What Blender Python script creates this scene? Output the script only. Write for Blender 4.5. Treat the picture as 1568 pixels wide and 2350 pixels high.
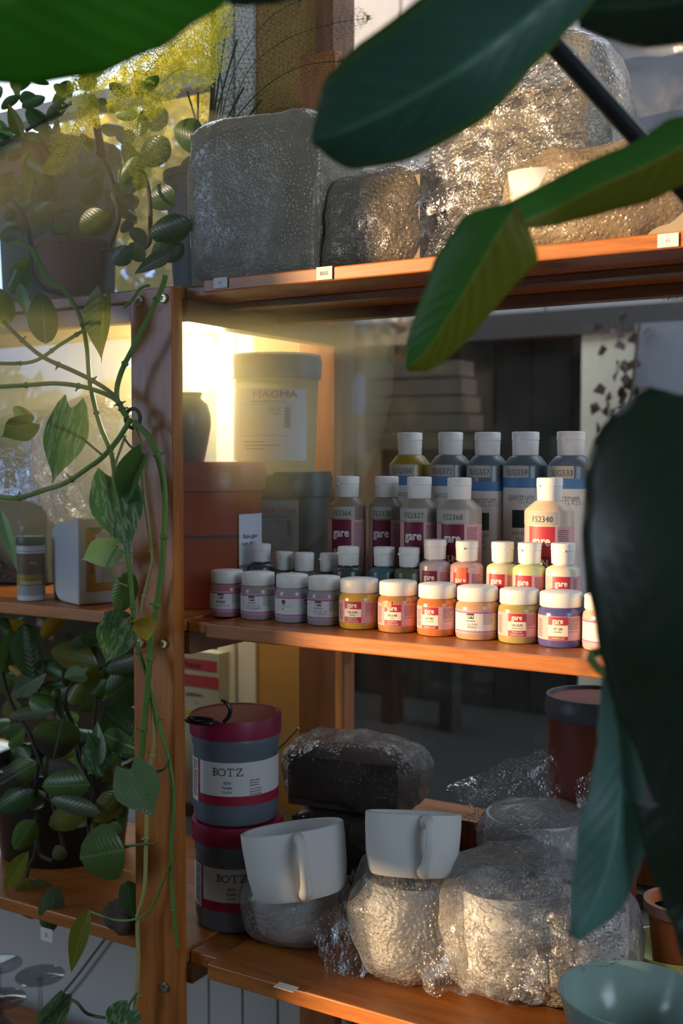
import bpy, bmesh, math, random
from mathutils import Vector, Matrix, noise
for _o in list(bpy.data.objects): bpy.data.objects.remove(_o)
scn = bpy.context.scene
COL = scn.collection
R = math.radians
# ------------------------------------------------------------------ camera
FPX, CX, CY, IW, IH = 2600.0, 784.0, 1175.0, 1568.0, 2350.0
YAW, PITCH = R(31), R(-2.75)
CAMP = Vector((0, 0, 1.25))
cd = bpy.data.cameras.new('camera'); cam = bpy.data.objects.new('camera', cd); COL.objects.link(cam)
cam.location = CAMP; cam.rotation_euler = (R(90)+PITCH, 0, YAW)
cd.sensor_fit = 'VERTICAL'; cd.sensor_height = 36; cd.lens = FPX/IH*36
cd.clip_start = 0.05; cd.clip_end = 200
cd.dof.use_dof = True; cd.dof.focus_distance = 1.33; cd.dof.aperture_fstop = 5.2
scn.camera = cam
# ------------------------------------------------------------------ sky, sun, window daylight, added side fill, exposure
wd = bpy.data.worlds.new('sky'); scn.world = wd; wd.use_nodes = True
wb = wd.node_tree.nodes['Background']; wb.inputs[0].default_value = (0.80, 0.88, 1.0, 1); wb.inputs[1].default_value = 3.4
SUND = Vector((0.70, 0.69, -0.085)).normalized()
sl = bpy.data.lights.new('low_sun', 'SUN'); so = bpy.data.objects.new('low_sun', sl); COL.objects.link(so)
sl.color = (1.0, 0.66, 0.34); sl.energy = 8.5; sl.angle = R(1.3)
so.rotation_euler = SUND.to_track_quat('-Z', 'Y').to_euler(); so.location = (-3, -4, 2.5)
def area(name, loc, size, size_y, power, color, target):
    l = bpy.data.lights.new(name, 'AREA'); l.shape = 'RECTANGLE'; l.size = size; l.size_y = size_y; l.energy = power; l.color = color
    o = bpy.data.objects.new(name, l); COL.objects.link(o); o.location = loc
    o.rotation_euler = (Vector(target)-Vector(loc)).to_track_quat('-Z', 'Y').to_euler(); return o
area('daylight_in_window', (-2.95, -0.93, 1.62), 0.8, 1.2, 12.5, (0.52, 0.75, 1.0), (-2.95, 1.0, 1.62))
area('side_fill', (1.52, 0.1, 1.75), 1.0, 1.0, 7.5, (0.50, 0.75, 1.0), (-1.0, 0.1, 1.75))  # area light added to lift the right-hand leaves, from an unseen side
for nm, loc, sx, sy, tgt in (('portal_sun_window', (-2.57, -0.95, 1.45), 0.7, 1.9, (-2.57, 1, 1.45)),
                             ('portal_back_window', (-1.95, 1.72, 1.75), 1.5, 1.9, (-1.95, 0, 1.75)),
                             ('portal_shelf_window', (-0.2, 1.72, 1.55), 1.5, 1.9, (-0.2, 0, 1.55))):
    p = area(nm, loc, sx, sy, 1.0, (1, 1, 1), tgt); p.data.cycles.is_portal = True
scn.view_settings.view_transform = 'Standard'; scn.view_settings.look = 'None'
scn.view_settings.exposure = 0.15; scn.view_settings.gamma = 1.0; scn.view_settings.use_curve_mapping = False
GLINT_W, HALO = 10.0, 2.3  # strengths of the added sun glint and its imitated glare
cy = scn.cycles
cy.max_bounces = 4; cy.diffuse_bounces = 2; cy.glossy_bounces = 2; cy.transmission_bounces = 2; cy.transparent_max_bounces = 8; cy.volume_bounces = 0
cy.caustics_reflective = False; cy.caustics_refractive = False; cy.sample_clamp_indirect = 4.0; cy.sample_clamp_direct = 0; cy.blur_glossy = 0.5
cy.use_denoising = True; cy.adaptive_threshold = .03
try: cy.volume_step_rate = 4
except Exception: pass

# ------------------------------------------------------------------ helpers
_fh = Vector((-math.sin(YAW), math.cos(YAW), 0)); _R = Vector((math.cos(YAW), math.sin(YAW), 0)); _Z = Vector((0, 0, 1))
_F = _fh*math.cos(PITCH)+_Z*math.sin(PITCH); _U = -_fh*math.sin(PITCH)+_Z*math.cos(PITCH)
def ray(px, py): return _F+_R*((px-CX)/FPX)+_U*((CY-py)/FPX)
def onT(px, py, t): return CAMP+ray(px, py)*t
def onY(px, py, y):
    d = ray(px, py); return CAMP+d*(y/d.y)
def onZ(px, py, z):
    d = ray(px, py); return CAMP+d*((z-CAMP.z)/d.z)
def mpp(p): return (p-CAMP).dot(_F)/FPX          # metres covered by one pixel at p
def face_cam(p): return math.atan2(-p.x, p.y)    # rz that turns local -Y to the camera
def tag(o, label=None, cat=None, group=None, kind=None):
    for k, v in (('label', label), ('category', cat), ('group', group), ('kind', kind)):
        if v: o[k] = v
    return o
def thing(name, label, cat, loc=(0, 0, 0), rz=0, group=None, kind=None):
    o = bpy.data.objects.new(name, None); COL.objects.link(o); o.empty_display_size = .02
    o.location = loc; o.rotation_euler = (0, 0, rz)
    return tag(o, label, cat, group, kind)
class MB:
    def __init__(s): s.v = []; s.f = []; s.uv = None
    def add(s, v, f):
        n = len(s.v); s.v += [tuple(p) for p in v]; s.f += [tuple(i+n for i in q) for q in f]; return s
    def box(s, a, b, m=None):
        x0, y0, z0 = a; x1, y1, z1 = b
        v = [(x0,y0,z0),(x1,y0,z0),(x1,y1,z0),(x0,y1,z0),(x0,y0,z1),(x1,y0,z1),(x1,y1,z1),(x0,y1,z1)]
        if m is not None: v = [m @ Vector(p) for p in v]
        return s.add(v, [(0,3,2,1),(4,5,6,7),(0,1,5,4),(1,2,6,5),(2,3,7,6),(3,0,4,7)])
    def lathe(s, prof, n=40, rib=0, c=(0, 0, 0), squash=1.0):
        v = []; f = []
        for (r, z) in prof:
            for k in range(n):
                a = 2*math.pi*k/n; rr = r+(rib if (k % 2 and rib) else 0)
                v.append((c[0]+rr*math.cos(a), c[1]+rr*math.sin(a)*squash, c[2]+z))
        m = len(prof)
        for i in range(m-1):
            for k in range(n):
                k2 = (k+1) % n; f.append((i*n+k, i*n+k2, (i+1)*n+k2, (i+1)*n+k))
        if prof[0][0] > 1e-6: f.append(tuple(range(n-1, -1, -1)))
        if prof[-1][0] > 1e-6: f.append(tuple((m-1)*n+k for k in range(n)))
        return s.add(v, f)
    def tube(s, pts, rad, n=8, cap=True):
        pts = [Vector(p) for p in pts]; m = len(pts)
        if not hasattr(rad, '__len__'): rad = [rad]*m
        v = []; f = []; up = None
        for i, p in enumerate(pts):
            t = (pts[min(i+1, m-1)]-pts[max(i-1, 0)]).normalized()
            if up is None: up = Vector((0, 0, 1)) if abs(t.z) < .9 else Vector((1, 0, 0))
            a = t.cross(up)
            if a.length < 1e-5: a = t.orthogonal()
            a.normalize(); b = a.cross(t).normalized(); up = b
            for k in range(n):
                q = 2*math.pi*k/n; v.append(p+(a*math.cos(q)+b*math.sin(q))*rad[i])
        for i in range(m-1):
            for k in range(n):
                k2 = (k+1) % n; f.append((i*n+k, i*n+k2, (i+1)*n+k2, (i+1)*n+k))
        if cap: f.append(tuple(range(n-1, -1, -1))); f.append(tuple((m-1)*n+k for k in range(n)))
        return s.add(v, f)
    def patch(s, r, a0, a1, z0, z1, n=None):
        n = n or max(3, int(abs(a1-a0)/R(3))); v = []
        for i in range(n+1):
            a = a0+(a1-a0)*i/n
            v += [(r*math.sin(a), -r*math.cos(a), z0), (r*math.sin(a), -r*math.cos(a), z1)]
        return s.add(v, [(2*i, 2*i+2, 2*i+3, 2*i+1) for i in range(n)])
    def mesh(s, name, smooth=True, ang=38):
        me = bpy.data.meshes.new(name); me.from_pydata(s.v, [], s.f); 
        if s.uv:
            l = me.uv_layers.new(name='UVMap'); 
            for lp in me.loops: l.data[lp.index].uv = s.uv[lp.vertex_index]
        if smooth:
            me.polygons.foreach_set('use_smooth', [True]*len(me.polygons)); me.set_sharp_from_angle(angle=R(ang))
        me.update(); return me
    def build(s, name, mat, parent=None, smooth=True, ang=38, bevel=0):
        me = s.mesh(name, smooth, ang); me.materials.append(mat)
        return link(name, me, parent, bevel)
def link(name, me, parent=None, bevel=0, mat=None):
    o = bpy.data.objects.new(name, me); COL.objects.link(o)
    if parent is not None: o.parent = parent
    if bevel:
        b = o.modifiers.new('bevel', 'BEVEL'); b.width = bevel; b.segments = 2; b.limit_method = 'ANGLE'
    if mat is not None:
        o.material_slots[0].link = 'OBJECT'; o.material_slots[0].material = mat
    return o
def struct(o): o['kind'] = 'structure'; return o
def spline(pts, n):
    pts = [Vector(p) for p in pts]; m = len(pts); out = []
    for i in range(n):
        x = i/(n-1)*(m-1); k = min(int(x), m-2); u = x-k
        p0 = pts[max(k-1, 0)]; p1 = pts[k]; p2 = pts[k+1]; p3 = pts[min(k+2, m-1)]
        out.append(0.5*((2*p1)+(p2-p0)*u+(2*p0-5*p1+4*p2-p3)*u*u+(3*p1-p0-3*p2+p3)*u**3))
    return out
def lerp_list(v, n):
    m = len(v); out = []
    for i in range(n):
        x = i/(n-1)*(m-1); k = min(int(x), m-2); u = x-k; u = u*u*(3-2*u)*.5+u*.5; out.append(v[k]*(1-u)+v[k+1]*u)
    return out

# ------------------------------------------------------------------ materials
class NT:
    def __init__(s, name):
        s.m = bpy.data.materials.new(name); s.m.use_nodes = True; s.t = s.m.node_tree; s.n = s.t.nodes; s.n.clear()
        s.out = s.n.new('ShaderNodeOutputMaterial')
    def add(s, t, **kw):
        x = s.n.new(t)
        for k, v in kw.items():
            if k in ('operation', 'blend_type', 'data_type', 'feature', 'wave_type', 'bands_direction', 'noise_dimensions', 'distance'): setattr(x, k, v)
            else: s.set(x.inputs[k.replace('_', ' ')] if k.replace('_', ' ') in x.inputs else x.inputs[k], v)
        return x
    def set(s, i, v):
        if hasattr(v, 'outputs'): s.t.links.new(v.outputs[0], i)
        elif hasattr(v, 'is_output'): s.t.links.new(v, i)
        else: i.default_value = (tuple(v)+(1,) if (hasattr(v, '__len__') and len(v) == 3 and i.type == 'RGBA') else v)
    def math(s, op, a, b=None, c=None):
        x = s.n.new('ShaderNodeMath'); x.operation = op; s.set(x.inputs[0], a)
        if b is not None: s.set(x.inputs[1], b)
        if c is not None: s.set(x.inputs[2], c)
        return x
    def mix(s, f, a, b):
        x = s.n.new('ShaderNodeMix'); x.data_type = 'RGBA'; s.set(x.inputs[0], f); s.set(x.inputs[6], a); s.set(x.inputs[7], b); return x.outputs[2]
    def ramp(s, f, stops):
        x = s.n.new('ShaderNodeValToRGB'); s.set(x.inputs[0], f); e = x.color_ramp.elements
        while len(e) < len(stops): e.new(.5)
        for q, (p, c) in zip(e, stops): q.position = p; q.color = tuple(c)+(1,) if hasattr(c, '__len__') else (c, c, c, 1)
        return x
    def coord(s, scale=(1, 1, 1), kind='Object', loc=(0, 0, 0)):
        c = s.n.new('ShaderNodeTexCoord'); m = s.n.new('ShaderNodeMapping'); m.inputs['Scale'].default_value = scale; m.inputs['Location'].default_value = loc
        s.t.links.new(c.outputs[kind], m.inputs[0]); return m
    def noise(s, vec, scale, detail=4, rough=.55, dist=0):
        x = s.n.new('ShaderNodeTexNoise'); s.set(x.inputs['Vector'], vec); x.inputs['Scale'].default_value = scale
        x.inputs['Detail'].default_value = detail; x.inputs['Roughness'].default_value = rough; x.inputs['Distortion'].default_value = dist; return x
    def bump(s, h, strength=.3, dist=.002):
        x = s.n.new('ShaderNodeBump'); s.set(x.inputs['Height'], h); x.inputs['Strength'].default_value = strength; x.inputs['Distance'].default_value = dist; return x
    def bsdf(s, col, rough=.5, **kw):
        b = s.n.new('ShaderNodeBsdfPrincipled'); s.set(b.inputs['Base Color'], col); s.set(b.inputs['Roughness'], rough)
        for k, v in kw.items(): s.set(b.inputs[k.replace('_', ' ')], v)
        return b
    def end(s, sh, vol=None):
        s.t.links.new(sh.outputs[0] if hasattr(sh, 'outputs') else sh, s.out.inputs[0]); return s.m
    def mixs(s, f, a, b):
        x = s.n.new('ShaderNodeMixShader'); s.set(x.inputs[0], f); s.t.links.new(a.outputs[0], x.inputs[1]); s.t.links.new(b.outputs[0], x.inputs[2]); return x
_mats = {}
def plain(name, col, rough=.5, var=.12, scale=30, bump=0, metal=0, **kw):
    if name in _mats: return _mats[name]
    t = NT(name); c = t.coord(); n = t.noise(c, scale)
    lo = tuple(x*(1-var) for x in col); hi = tuple(min(1, x*(1+var)) for x in col)
    b = t.bsdf(t.mix(n.outputs[0], lo, hi), rough, Metallic=metal, **kw)
    if bump: t.set(b.inputs['Normal'], t.bump(t.noise(c, scale*6, 3).outputs[0], bump, .001))
    _mats[name] = t.end(b); return _mats[name]
def wood(name, dark, light, axis='x', rough=.38, seed=0):
    t = NT(name); sc = {'x': (1.2, 14, 14), 'y': (14, 1.2, 14), 'z': (14, 14, 1.2)}[axis]
    c = t.coord(sc, 'Object', (seed, seed*.7, seed*.3)); n = t.noise(c, 3.2, 6, .6, .9); n2 = t.noise(c, 22, 3, .6)
    f = t.math('ADD', t.math('MULTIPLY', n.outputs[0], .75), t.math('MULTIPLY', n2.outputs[0], .25))
    k = t.coord((1, 1, 1), 'Object', (seed+.3, .1, .2)); v = t.n.new('ShaderNodeTexVoronoi'); t.set(v.inputs['Vector'], k); v.inputs['Scale'].default_value = 7
    kn = t.ramp(v.outputs['Distance'], [(0.0, 1.0), (.07, .9), (.13, 0.0)])
    col = t.ramp(f, [(.28, dark), (.5, tuple((a+b)/2 for a, b in zip(dark, light))), (.7, light)])
    col2 = t.mix(t.math('MULTIPLY', kn.outputs[0], .65), col.outputs[0], tuple(x*.35 for x in dark))
    b = t.bsdf(col2, t.math('ADD', t.math('MULTIPLY', n2.outputs[0], .25), rough-.12), Coat_Weight=.12, Coat_Roughness=.25)
    t.set(b.inputs['Normal'], t.bump(f, .25, .0015)); return t.end(b)
WOOD_X = wood('varnished_board', (.22, .062, .012), (.60, .205, .042), 'x')
WOOD_Y = wood('varnished_rail', (.13, .045, .015), (.34, .13, .045), 'y', seed=3)
WOOD_Z = wood('varnished_post', (.28, .076, .013), (.62, .215, .042), 'z', seed=5)
WOOD_D = wood('dark_board', (.10, .035, .014), (.24, .09, .032), 'x', seed=8)
STEEL = plain('bolt_steel', (.45, .42, .38), .35, .1, metal=1)
BRASS = plain('bolt_brass', (.62, .50, .30), .3, .1, metal=1)
BLACKM = plain('black_metal', (.012, .012, .013), .35)
PAPER = plain('paper_white', (.78, .77, .74), .7, .04)
INK = plain('ink_black', (.02, .02, .022), .6, 0)
PENCIL = plain('ink_pen', (.06, .06, .07), .6, 0)
CAPW = plain('cap_plastic', (.80, .79, .76), .42, .05, 12)
def leafmat(name, c1, c2, vein, trans=.35, rough=.33, varieg=None, edge=None, tip=None, tcol=None, half=None, coat=0.0):
    t = NT(name); uv = t.n.new('ShaderNodeTexCoord'); sp = t.n.new('ShaderNodeSeparateXYZ'); t.t.links.new(uv.outputs['UV'], sp.inputs[0])
    oi = t.n.new('ShaderNodeObjectInfo'); cc = t.coord((1, 1, 1), 'Object'); off = t.n.new('ShaderNodeVectorMath'); off.operation = 'ADD'
    t.set(off.inputs[0], cc); cmb = t.n.new('ShaderNodeCombineXYZ'); t.set(cmb.inputs[0], t.math('MULTIPLY', oi.outputs['Random'], 30)); t.set(off.inputs[1], cmb)
    n = t.noise(off, 3.5, 3); col = t.mix(n.outputs[0], c1, c2)
    d = t.math('ABSOLUTE', t.math('SUBTRACT', sp.outputs[0], .5))
    if varieg:
        st = t.n.new('ShaderNodeMapping'); st.inputs['Scale'].default_value = (9, 2.2, 9); t.set(st.inputs[0], off)
        nv = t.noise(st, 1.6, 4, .6, .6); col = t.mix(t.ramp(nv.outputs[0], [(.50, 0.), (.60, .85)]).outputs[0], col, varieg)
    if half: col = t.mix(t.ramp(sp.outputs[0], [(.47, 0.), (.53, 1.)]).outputs[0], col, half)
    if tip: col = t.mix(t.ramp(sp.outputs[1], [(.42, 0.), (.62, .95)]).outputs[0], col, tip)
    if edge: col = t.mix(t.ramp(d, [(.40, 0.), (.5, 1.)]).outputs[0], col, edge)
    # side veins and midrib
    w = t.math('SINE', t.math('MULTIPLY', t.math('SUBTRACT', sp.outputs[1], t.math('MULTIPLY', d, .55)), 70)); wv = t.ramp(w, [(.75, 0.), (1., .2)])
    col = t.mix(wv.outputs[0], col, vein)
    col = t.mix(t.ramp(d, [(.0, 1.), (.012, .9), (.028, 0.)]).outputs[0], col, vein)
    b = t.bsdf(col, t.math('ADD', t.math('MULTIPLY', n.outputs[0], .15), rough-.07), Specular_IOR_Level=.5, Coat_Weight=coat, Coat_Roughness=.32)
    t.set(b.inputs['Normal'], t.bump(w, .12, .001))
    tr = t.n.new('ShaderNodeBsdfTranslucent'); t.set(tr.inputs[0], t.mix(.55, col, tcol or tuple(min(1, x*2.2) for x in c2)))
    return t.end(t.mixs(trans, b, tr))
LG = leafmat('leaf_green', (.052, .135, .032), (.105, .22, .05), (.18, .30, .10))
LD = leafmat('leaf_dark_green', (.026, .072, .020), (.055, .12, .032), (.09, .17, .06), .25)
LO = leafmat('leaf_olive', (.10, .13, .025), (.17, .19, .04), (.22, .25, .08), .4)
LY = leafmat('leaf_yellow', (.42, .28, .02), (.55, .38, .035), (.5, .40, .1), .45)
LYG = leafmat('leaf_yellow_green', (.14, .20, .02), (.25, .29, .03), (.3, .35, .1), .5)
LV = leafmat('leaf_variegated', (.05, .14, .045), (.08, .20, .065), (.18, .30, .14), .3, .34, varieg=(.42, .48, .33))
LL = leafmat('leaf_light', (.12, .25, .11), (.19, .33, .16), (.22, .33, .17), .35)
LB = leafmat('leaf_brown_tip', (.06, .12, .025), (.10, .16, .03), (.22, .22, .20), .2, .4, tip=(.035, .022, .022))
LGR = leafmat('leaf_grey_green', (.075, .115, .06), (.12, .16, .085), (.18, .22, .13), .25, edge=(.09, .07, .05))
BIGD = leafmat('big_leaf_dark', (.012, .040, .022), (.022, .058, .03), (.035, .09, .045), .12, .40, coat=.7)
BIGT = leafmat('big_leaf_teal', (.030, .105, .070), (.048, .135, .085), (.09, .22, .14), .2, .40, edge=(.10, .20, .012))  # yellow-green edge colour paints sun shining through the rim
BIGG = leafmat('big_leaf_green', (.05, .23, .015), (.085, .30, .025), (.16, .40, .05), .5, .4)
BIGY = leafmat('big_leaf_two_tone', (.055, .22, .03), (.085, .27, .045), (.28, .32, .05), .35, .38, half=(.22, .20, .014))
BIGL = leafmat('big_leaf_sky_sheen', (.13, .33, .29), (.19, .42, .37), (.30, .58, .52), .2, .42, coat=.9)  # pale bluish albedo paints sky sheen onto one drooping leaf
STEMG = plain('vine_green', (.13, .25, .05), .45, .3, 25)
STEMY = plain('vine_yellow', (.42, .40, .14), .5, .2, 25)
STEMD = plain('stem_brown', (.055, .045, .03), .7, .35, 40, .3)
STEMO = plain('stem_olive', (.11, .13, .06), .6, .35, 40, .2)
FERN = None
def fernmat(name, c, tr):
    t = NT(name); b = t.bsdf(c, .5); x = t.n.new('ShaderNodeBsdfTranslucent'); t.set(x.inputs[0], tuple(min(1, q*1.5) for q in c)+(1,)); return t.end(t.mixs(tr, b, x))
FERN = fernmat('fern_yellow_green', (.60, .60, .09), .5); FERND = fernmat('fern_dark', (.05, .065, .022), .3)
def wrapmat(name, dens=.4, tint=(.80, .80, .80), bub=170, rough=.09, strength=.7):
    t = NT(name); c = t.coord(); v = t.n.new('ShaderNodeTexVoronoi'); v.feature = 'F1'; t.set(v.inputs['Vector'], c); v.inputs['Scale'].default_value = bub
    dome = t.ramp(v.outputs['Distance'], [(0., 1.), (.35, .75), (.55, 0.)])
    n = t.noise(c, 55, 5, .65, 1.2); h = t.math('ADD', t.math('MULTIPLY', dome.outputs[0], .5), t.math('MULTIPLY', n.outputs[0], .8))
    bp = t.bump(h, strength, .0042)
    big = t.noise(c, 14, 3, .6, .8)
    d = t.bsdf(tint, .35, Specular_IOR_Level=.5); t.set(d.inputs['Normal'], bp)
    tl = t.n.new('ShaderNodeBsdfTranslucent'); t.set(tl.inputs[0], tint); t.set(tl.inputs['Normal'], bp)
    film = t.mixs(.4, d, tl)
    tr = t.n.new('ShaderNodeBsdfTransparent'); t.set(tr.inputs[0], (.97, .97, .97, 1))
    lw = t.n.new('ShaderNodeLayerWeight'); lw.inputs[0].default_value = .30
    f = t.math('MINIMUM', t.math('ADD', t.math('MULTIPLY', lw.outputs['Facing'], .40), t.math('MULTIPLY', t.math('ADD', t.math('MULTIPLY', big.outputs[0], 1.0), .5), dens)), .95)
    gl = t.n.new('ShaderNodeBsdfGlossy'); t.set(gl.inputs['Color'], (.95, .95, .95, 1)); t.set(gl.inputs['Roughness'], rough); t.set(gl.inputs['Normal'], bp)
    body = t.mixs(f, tr, film)
    fr = t.n.new('ShaderNodeFresnel'); fr.inputs[0].default_value = 1.55; t.set(fr.inputs['Normal'], bp)
    return t.end(t.mixs(t.math('MINIMUM', t.math('MULTIPLY', fr.outputs[0], 1.0), .8), body, gl))
WRAP = wrapmat('bubble_wrap', .17); WRAPT = wrapmat('bubble_wrap_thin', .05); WRAPD = wrapmat('bubble_wrap_dense', .46, (.78, .70, .54), 210, .14, .40)
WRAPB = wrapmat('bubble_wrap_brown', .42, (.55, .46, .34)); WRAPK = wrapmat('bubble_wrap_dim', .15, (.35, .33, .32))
def cloudy(name, tint, dens, rough=.3):
    t = NT(name); c = t.coord(); n = t.noise(c, 9, 4)
    d = t.bsdf(tint, rough); tl = t.n.new('ShaderNodeBsdfTranslucent'); t.set(tl.inputs[0], tint); tr = t.n.new('ShaderNodeBsdfTransparent')
    return t.end(t.mixs(t.math('ADD', t.math('MULTIPLY', n.outputs[0], .2), dens-.1), tr, t.mixs(.4, d, tl)))
SHEET = cloudy('plastic_film', (.26, .29, .36), .85, .25)
def glassmat(name, dust=.0, tint=(.93, .96, .95)):
    t = NT(name); tr = t.n.new('ShaderNodeBsdfTransparent'); t.set(tr.inputs[0], tint)
    gl = t.n.new('ShaderNodeBsdfGlossy'); t.set(gl.inputs['Color'], (.9, .9, .9, 1)); t.set(gl.inputs['Roughness'], .03)
    lw = t.n.new('ShaderNodeLayerWeight'); lw.inputs[0].default_value = .5
    s = t.mixs(t.math('ADD', t.math('MULTIPLY', t.math('POWER', lw.outputs['Facing'], 4.0), .7), .03), tr, gl)
    if dust:
        c = t.coord((1, 1, 1)); n = t.noise(c, 5, 6, .7, 1.5); c2 = t.coord((9, 1, 3)); n2 = t.noise(c2, 2.2, 5, .65, 1.0)
        f = t.math('MULTIPLY', t.ramp(n.outputs[0], [(.45, 0.0), (.72, 1.)]).outputs[0], t.ramp(n2.outputs[0], [(.4, .15), (.75, 1.)]).outputs[0])
        di = t.n.new('ShaderNodeBsdfDiffuse'); t.set(di.inputs[0], (.55, .56, .58, 1))
        s = t.mixs(t.math('ADD', t.math('MULTIPLY', f, dust), .006), s, di)
    return t.end(s)
GLASS_W = glassmat('window_glass_dusty', .16, (.90, .92, .92)); GLASS_L = glassmat('window_glass', .06); 
def clearglass(name):
    t = NT(name); tr = t.n.new('ShaderNodeBsdfTransparent'); gl = t.n.new('ShaderNodeBsdfGlossy'); t.set(gl.inputs['Roughness'], .03)
    lw = t.n.new('ShaderNodeLayerWeight'); lw.inputs[0].default_value = .25; t.set(tr.inputs[0], t.mix(lw.outputs['Facing'], (.93, .95, .96), (.50, .55, .58)))
    return t.end(t.mixs(t.math('ADD', t.math('MULTIPLY', lw.outputs['Facing'], .55), .06), tr, gl))
GLASSC = clearglass('drinking_glass')

# ------------------------------------------------------------------ the room
ZF = 1.25
def zz(z): return ZF+z
Z_MID, Z_TOP, Z_LOW = zz(-.205), zz(.217), zz(-.635)
YW = 1.60
ochre = plain('ochre_plaster', (.40, .235, .075), .85, .12, 20, .2)
cream = plain('wall_paint', (.27, .25, .22), .85, .06, 8)
def wall(name, boxes, mat):
    m = MB()
    for a, b in boxes: m.box(a, b)
    return struct(m.build(name, mat, smooth=False))
wall('floor', [((-4, -1.2, -.1), (1.7, 1.8, 0))], plain('floor_tiles', (.20, .16, .12), .6, .2, 6))
wall('ceiling', [((-4, -1.2, 2.6), (1.7, 1.8, 2.7))], cream)
wall('sun_block', [((-4.2, -1.3, 2.7), (1.9, 1.9, 3.9))], plain('sun_block_felt', (.06, .055, .05), .9))  # unseen slab added to keep low sun off the yard wall
wall('wall_left', [((-4.1, -1.2, 0), (-4, 1.8, 2.6))], cream)
wall('wall_right', [((1.6, -1.2, 0), (1.7, -.42, 2.6)), ((1.6, .62, 0), (1.7, 1.8, 2.6)), ((1.6, -.42, 0), (1.7, .62, 1.23)), ((1.6, -.42, 2.27), (1.7, .62, 2.6))], cream)  # opening cut to suit the added side fill
SX0, SX1 = -2.955, -2.22
TX0, TX1, TZ0, TZ1 = -3.39, -3.19, 1.82, 2.34
wall('wall_front', [((-4, -1.1, 0), (TX0, -1, 2.6)), ((TX1, -1.1, 0), (SX0, -1, 2.6)), ((TX0, -1.1, 0), (TX1, -1, TZ0)), ((TX0, -1.1, TZ1), (TX1, -1, 2.6)), ((SX1, -1.1, 0), (1.6, -1, 2.6)), ((SX0, -1.1, 0), (SX1, -1, .45)), ((SX0, -1.1, 2.45), (SX1, -1, 2.6)), ((SX0, -1.1, 1.02), (SX1, -1, 1.255)), ((-2.64, -1.1, .45), (SX1, -1, 1.02))], cream)
# back wall: ochre pier between two windows, low parapet
wall('wall_back', [((-1.132, YW, .62), (-1.0, YW+.05, 2.6)), ((-4, YW, 0), (1.6, YW+.16, .62)), ((-4, YW, .62), (-2.75, YW+.16, 2.6)), ((-2.75, YW, 2.5), (1.6, YW+.16, 2.6)), ((.6, YW, .62), (1.6, YW+.16, 2.5))], ochre)
# white tongue-and-groove boards below the windows
pan = plain('panel_white', (.60, .62, .62), .55, .05, 6)
pb = struct(MB().box((-1.37, YW-.016, 0), (.6, YW-.006, .622)).build('wall_panelling', plain('panel_groove', (.10, .10, .095), .8), smooth=False))
pw = .0745
bm_ = MB().box((0, YW-.026, 0), (pw-.0042, YW-.012, .618)).mesh('board', False); bm_.materials.append(pan)
MB().box((-3.0, YW-.026, 0), (-1.375, YW-.006, .618)).build('board', pan, pb, False, bevel=.0012)
for k in range(26):
    o = link('board', bm_, pb, .0012); o.location.x = -1.3695+k*pw
wall('trim_1', [((-3.0, YW-.05, .618), (.6, YW+.02, .640))], plain('sill_dark', (.07, .06, .05), .6))
# white casement window (left) : two stiles, rails, glass
wmat = plain('casement_white', (.72, .71, .66), .5, .05, 8)
win = struct(thing('window_1', None, None, (0, 0, 0)))
for nm, a, b in (('stile', (-1.211, YW-.012, .64), (-1.1735, YW+.05, 2.5)), ('stile', (-1.1695, YW-.008, .64), (-1.130, YW+.06, 2.5)), ('stile', (-2.75, YW-.012, .64), (-2.69, YW+.05, 2.5)), ('rail', (-2.69, YW-.012, .64), (-1.211, YW+.05, .655)),
                 ('stile', (-1.98, YW-.012, .655), (-1.93, YW+.05, 2.5)), ('rail', (-2.69, YW-.005, 1.90), (-1.211, YW+.04, 1.93))):
    MB().box(a, b).build(nm, wmat, win, False, bevel=.003)
MB().box((-1.186, YW-.02, 1.002), (-1.176, YW-.012, 1.006)).build('catch', STEEL, win, False)
MB().box((-1.93, YW+.015, .655), (-1.211, YW+.019, 2.5)).build('pane', GLASS_L, win, False)
MB().box((-2.69, YW+.015, .655), (-1.98, YW+.019, 2.5)).build('pane', GLASS_L, win, False)
# dusty window behind the main shelf
win2 = struct(thing('window_2', None, None, (0, 0, 0)))
fr2 = wood('window_frame_wood', (.14, .05, .02), (.30, .12, .045), 'z', seed=12)
for nm, a, b in (('stile', (-1.0, YW-.02, .64), (-.965, YW+.05, 2.5)), ('stile', (.54, YW-.02, .64), (.60, YW+.05, 2.5)), ('rail', (-.965, YW-.02, .64), (.54, YW+.05, .69)), ('rail', (-.965, YW-.02, 2.45), (.54, YW+.05, 2.5))):
    MB().box(a, b).build(nm, fr2, win2, False, bevel=.003)
MB().box((-.965, YW+.012, .69), (.54, YW+.016, 2.45)).build('pane', GLASS_W, win2, False)

# ------------------------------------------------------------------ the yard behind the windows
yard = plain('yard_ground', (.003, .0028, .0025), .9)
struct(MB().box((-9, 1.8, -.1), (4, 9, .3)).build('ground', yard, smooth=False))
YB = 4.0
conc = plain('concrete_panel', (.36, .35, .36), .85, .1, 3); gap = plain('concrete_joint', (.12, .12, .12), .9)
gw = struct(MB().box((-3.35, YB+.05, .3), (3, YB+.2, 3.8)).build('wall_yard', gap, smooth=False))
pn = MB().box((0, YB, 1.78), (.60, YB+.06, 3.8)).mesh('panel', False); pn.materials.append(conc)
for k in range(10): link('panel', pn, gw, .008).location.x = -3.34+k*.605
tag(MB().box((-3.4, YB-.12, 1.685), (2, YB+.0, 1.775)).build('fence_beam', plain('beam_dark', (.05, .045, .043), .8), smooth=False), 'dark horizontal beam beneath the grey concrete panels seen through the window', 'beam')
fn = thing('plank_fence', 'dark brown plank fence standing in the yard behind the dusty window', 'fence', (0, YB-.06, .3))
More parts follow.
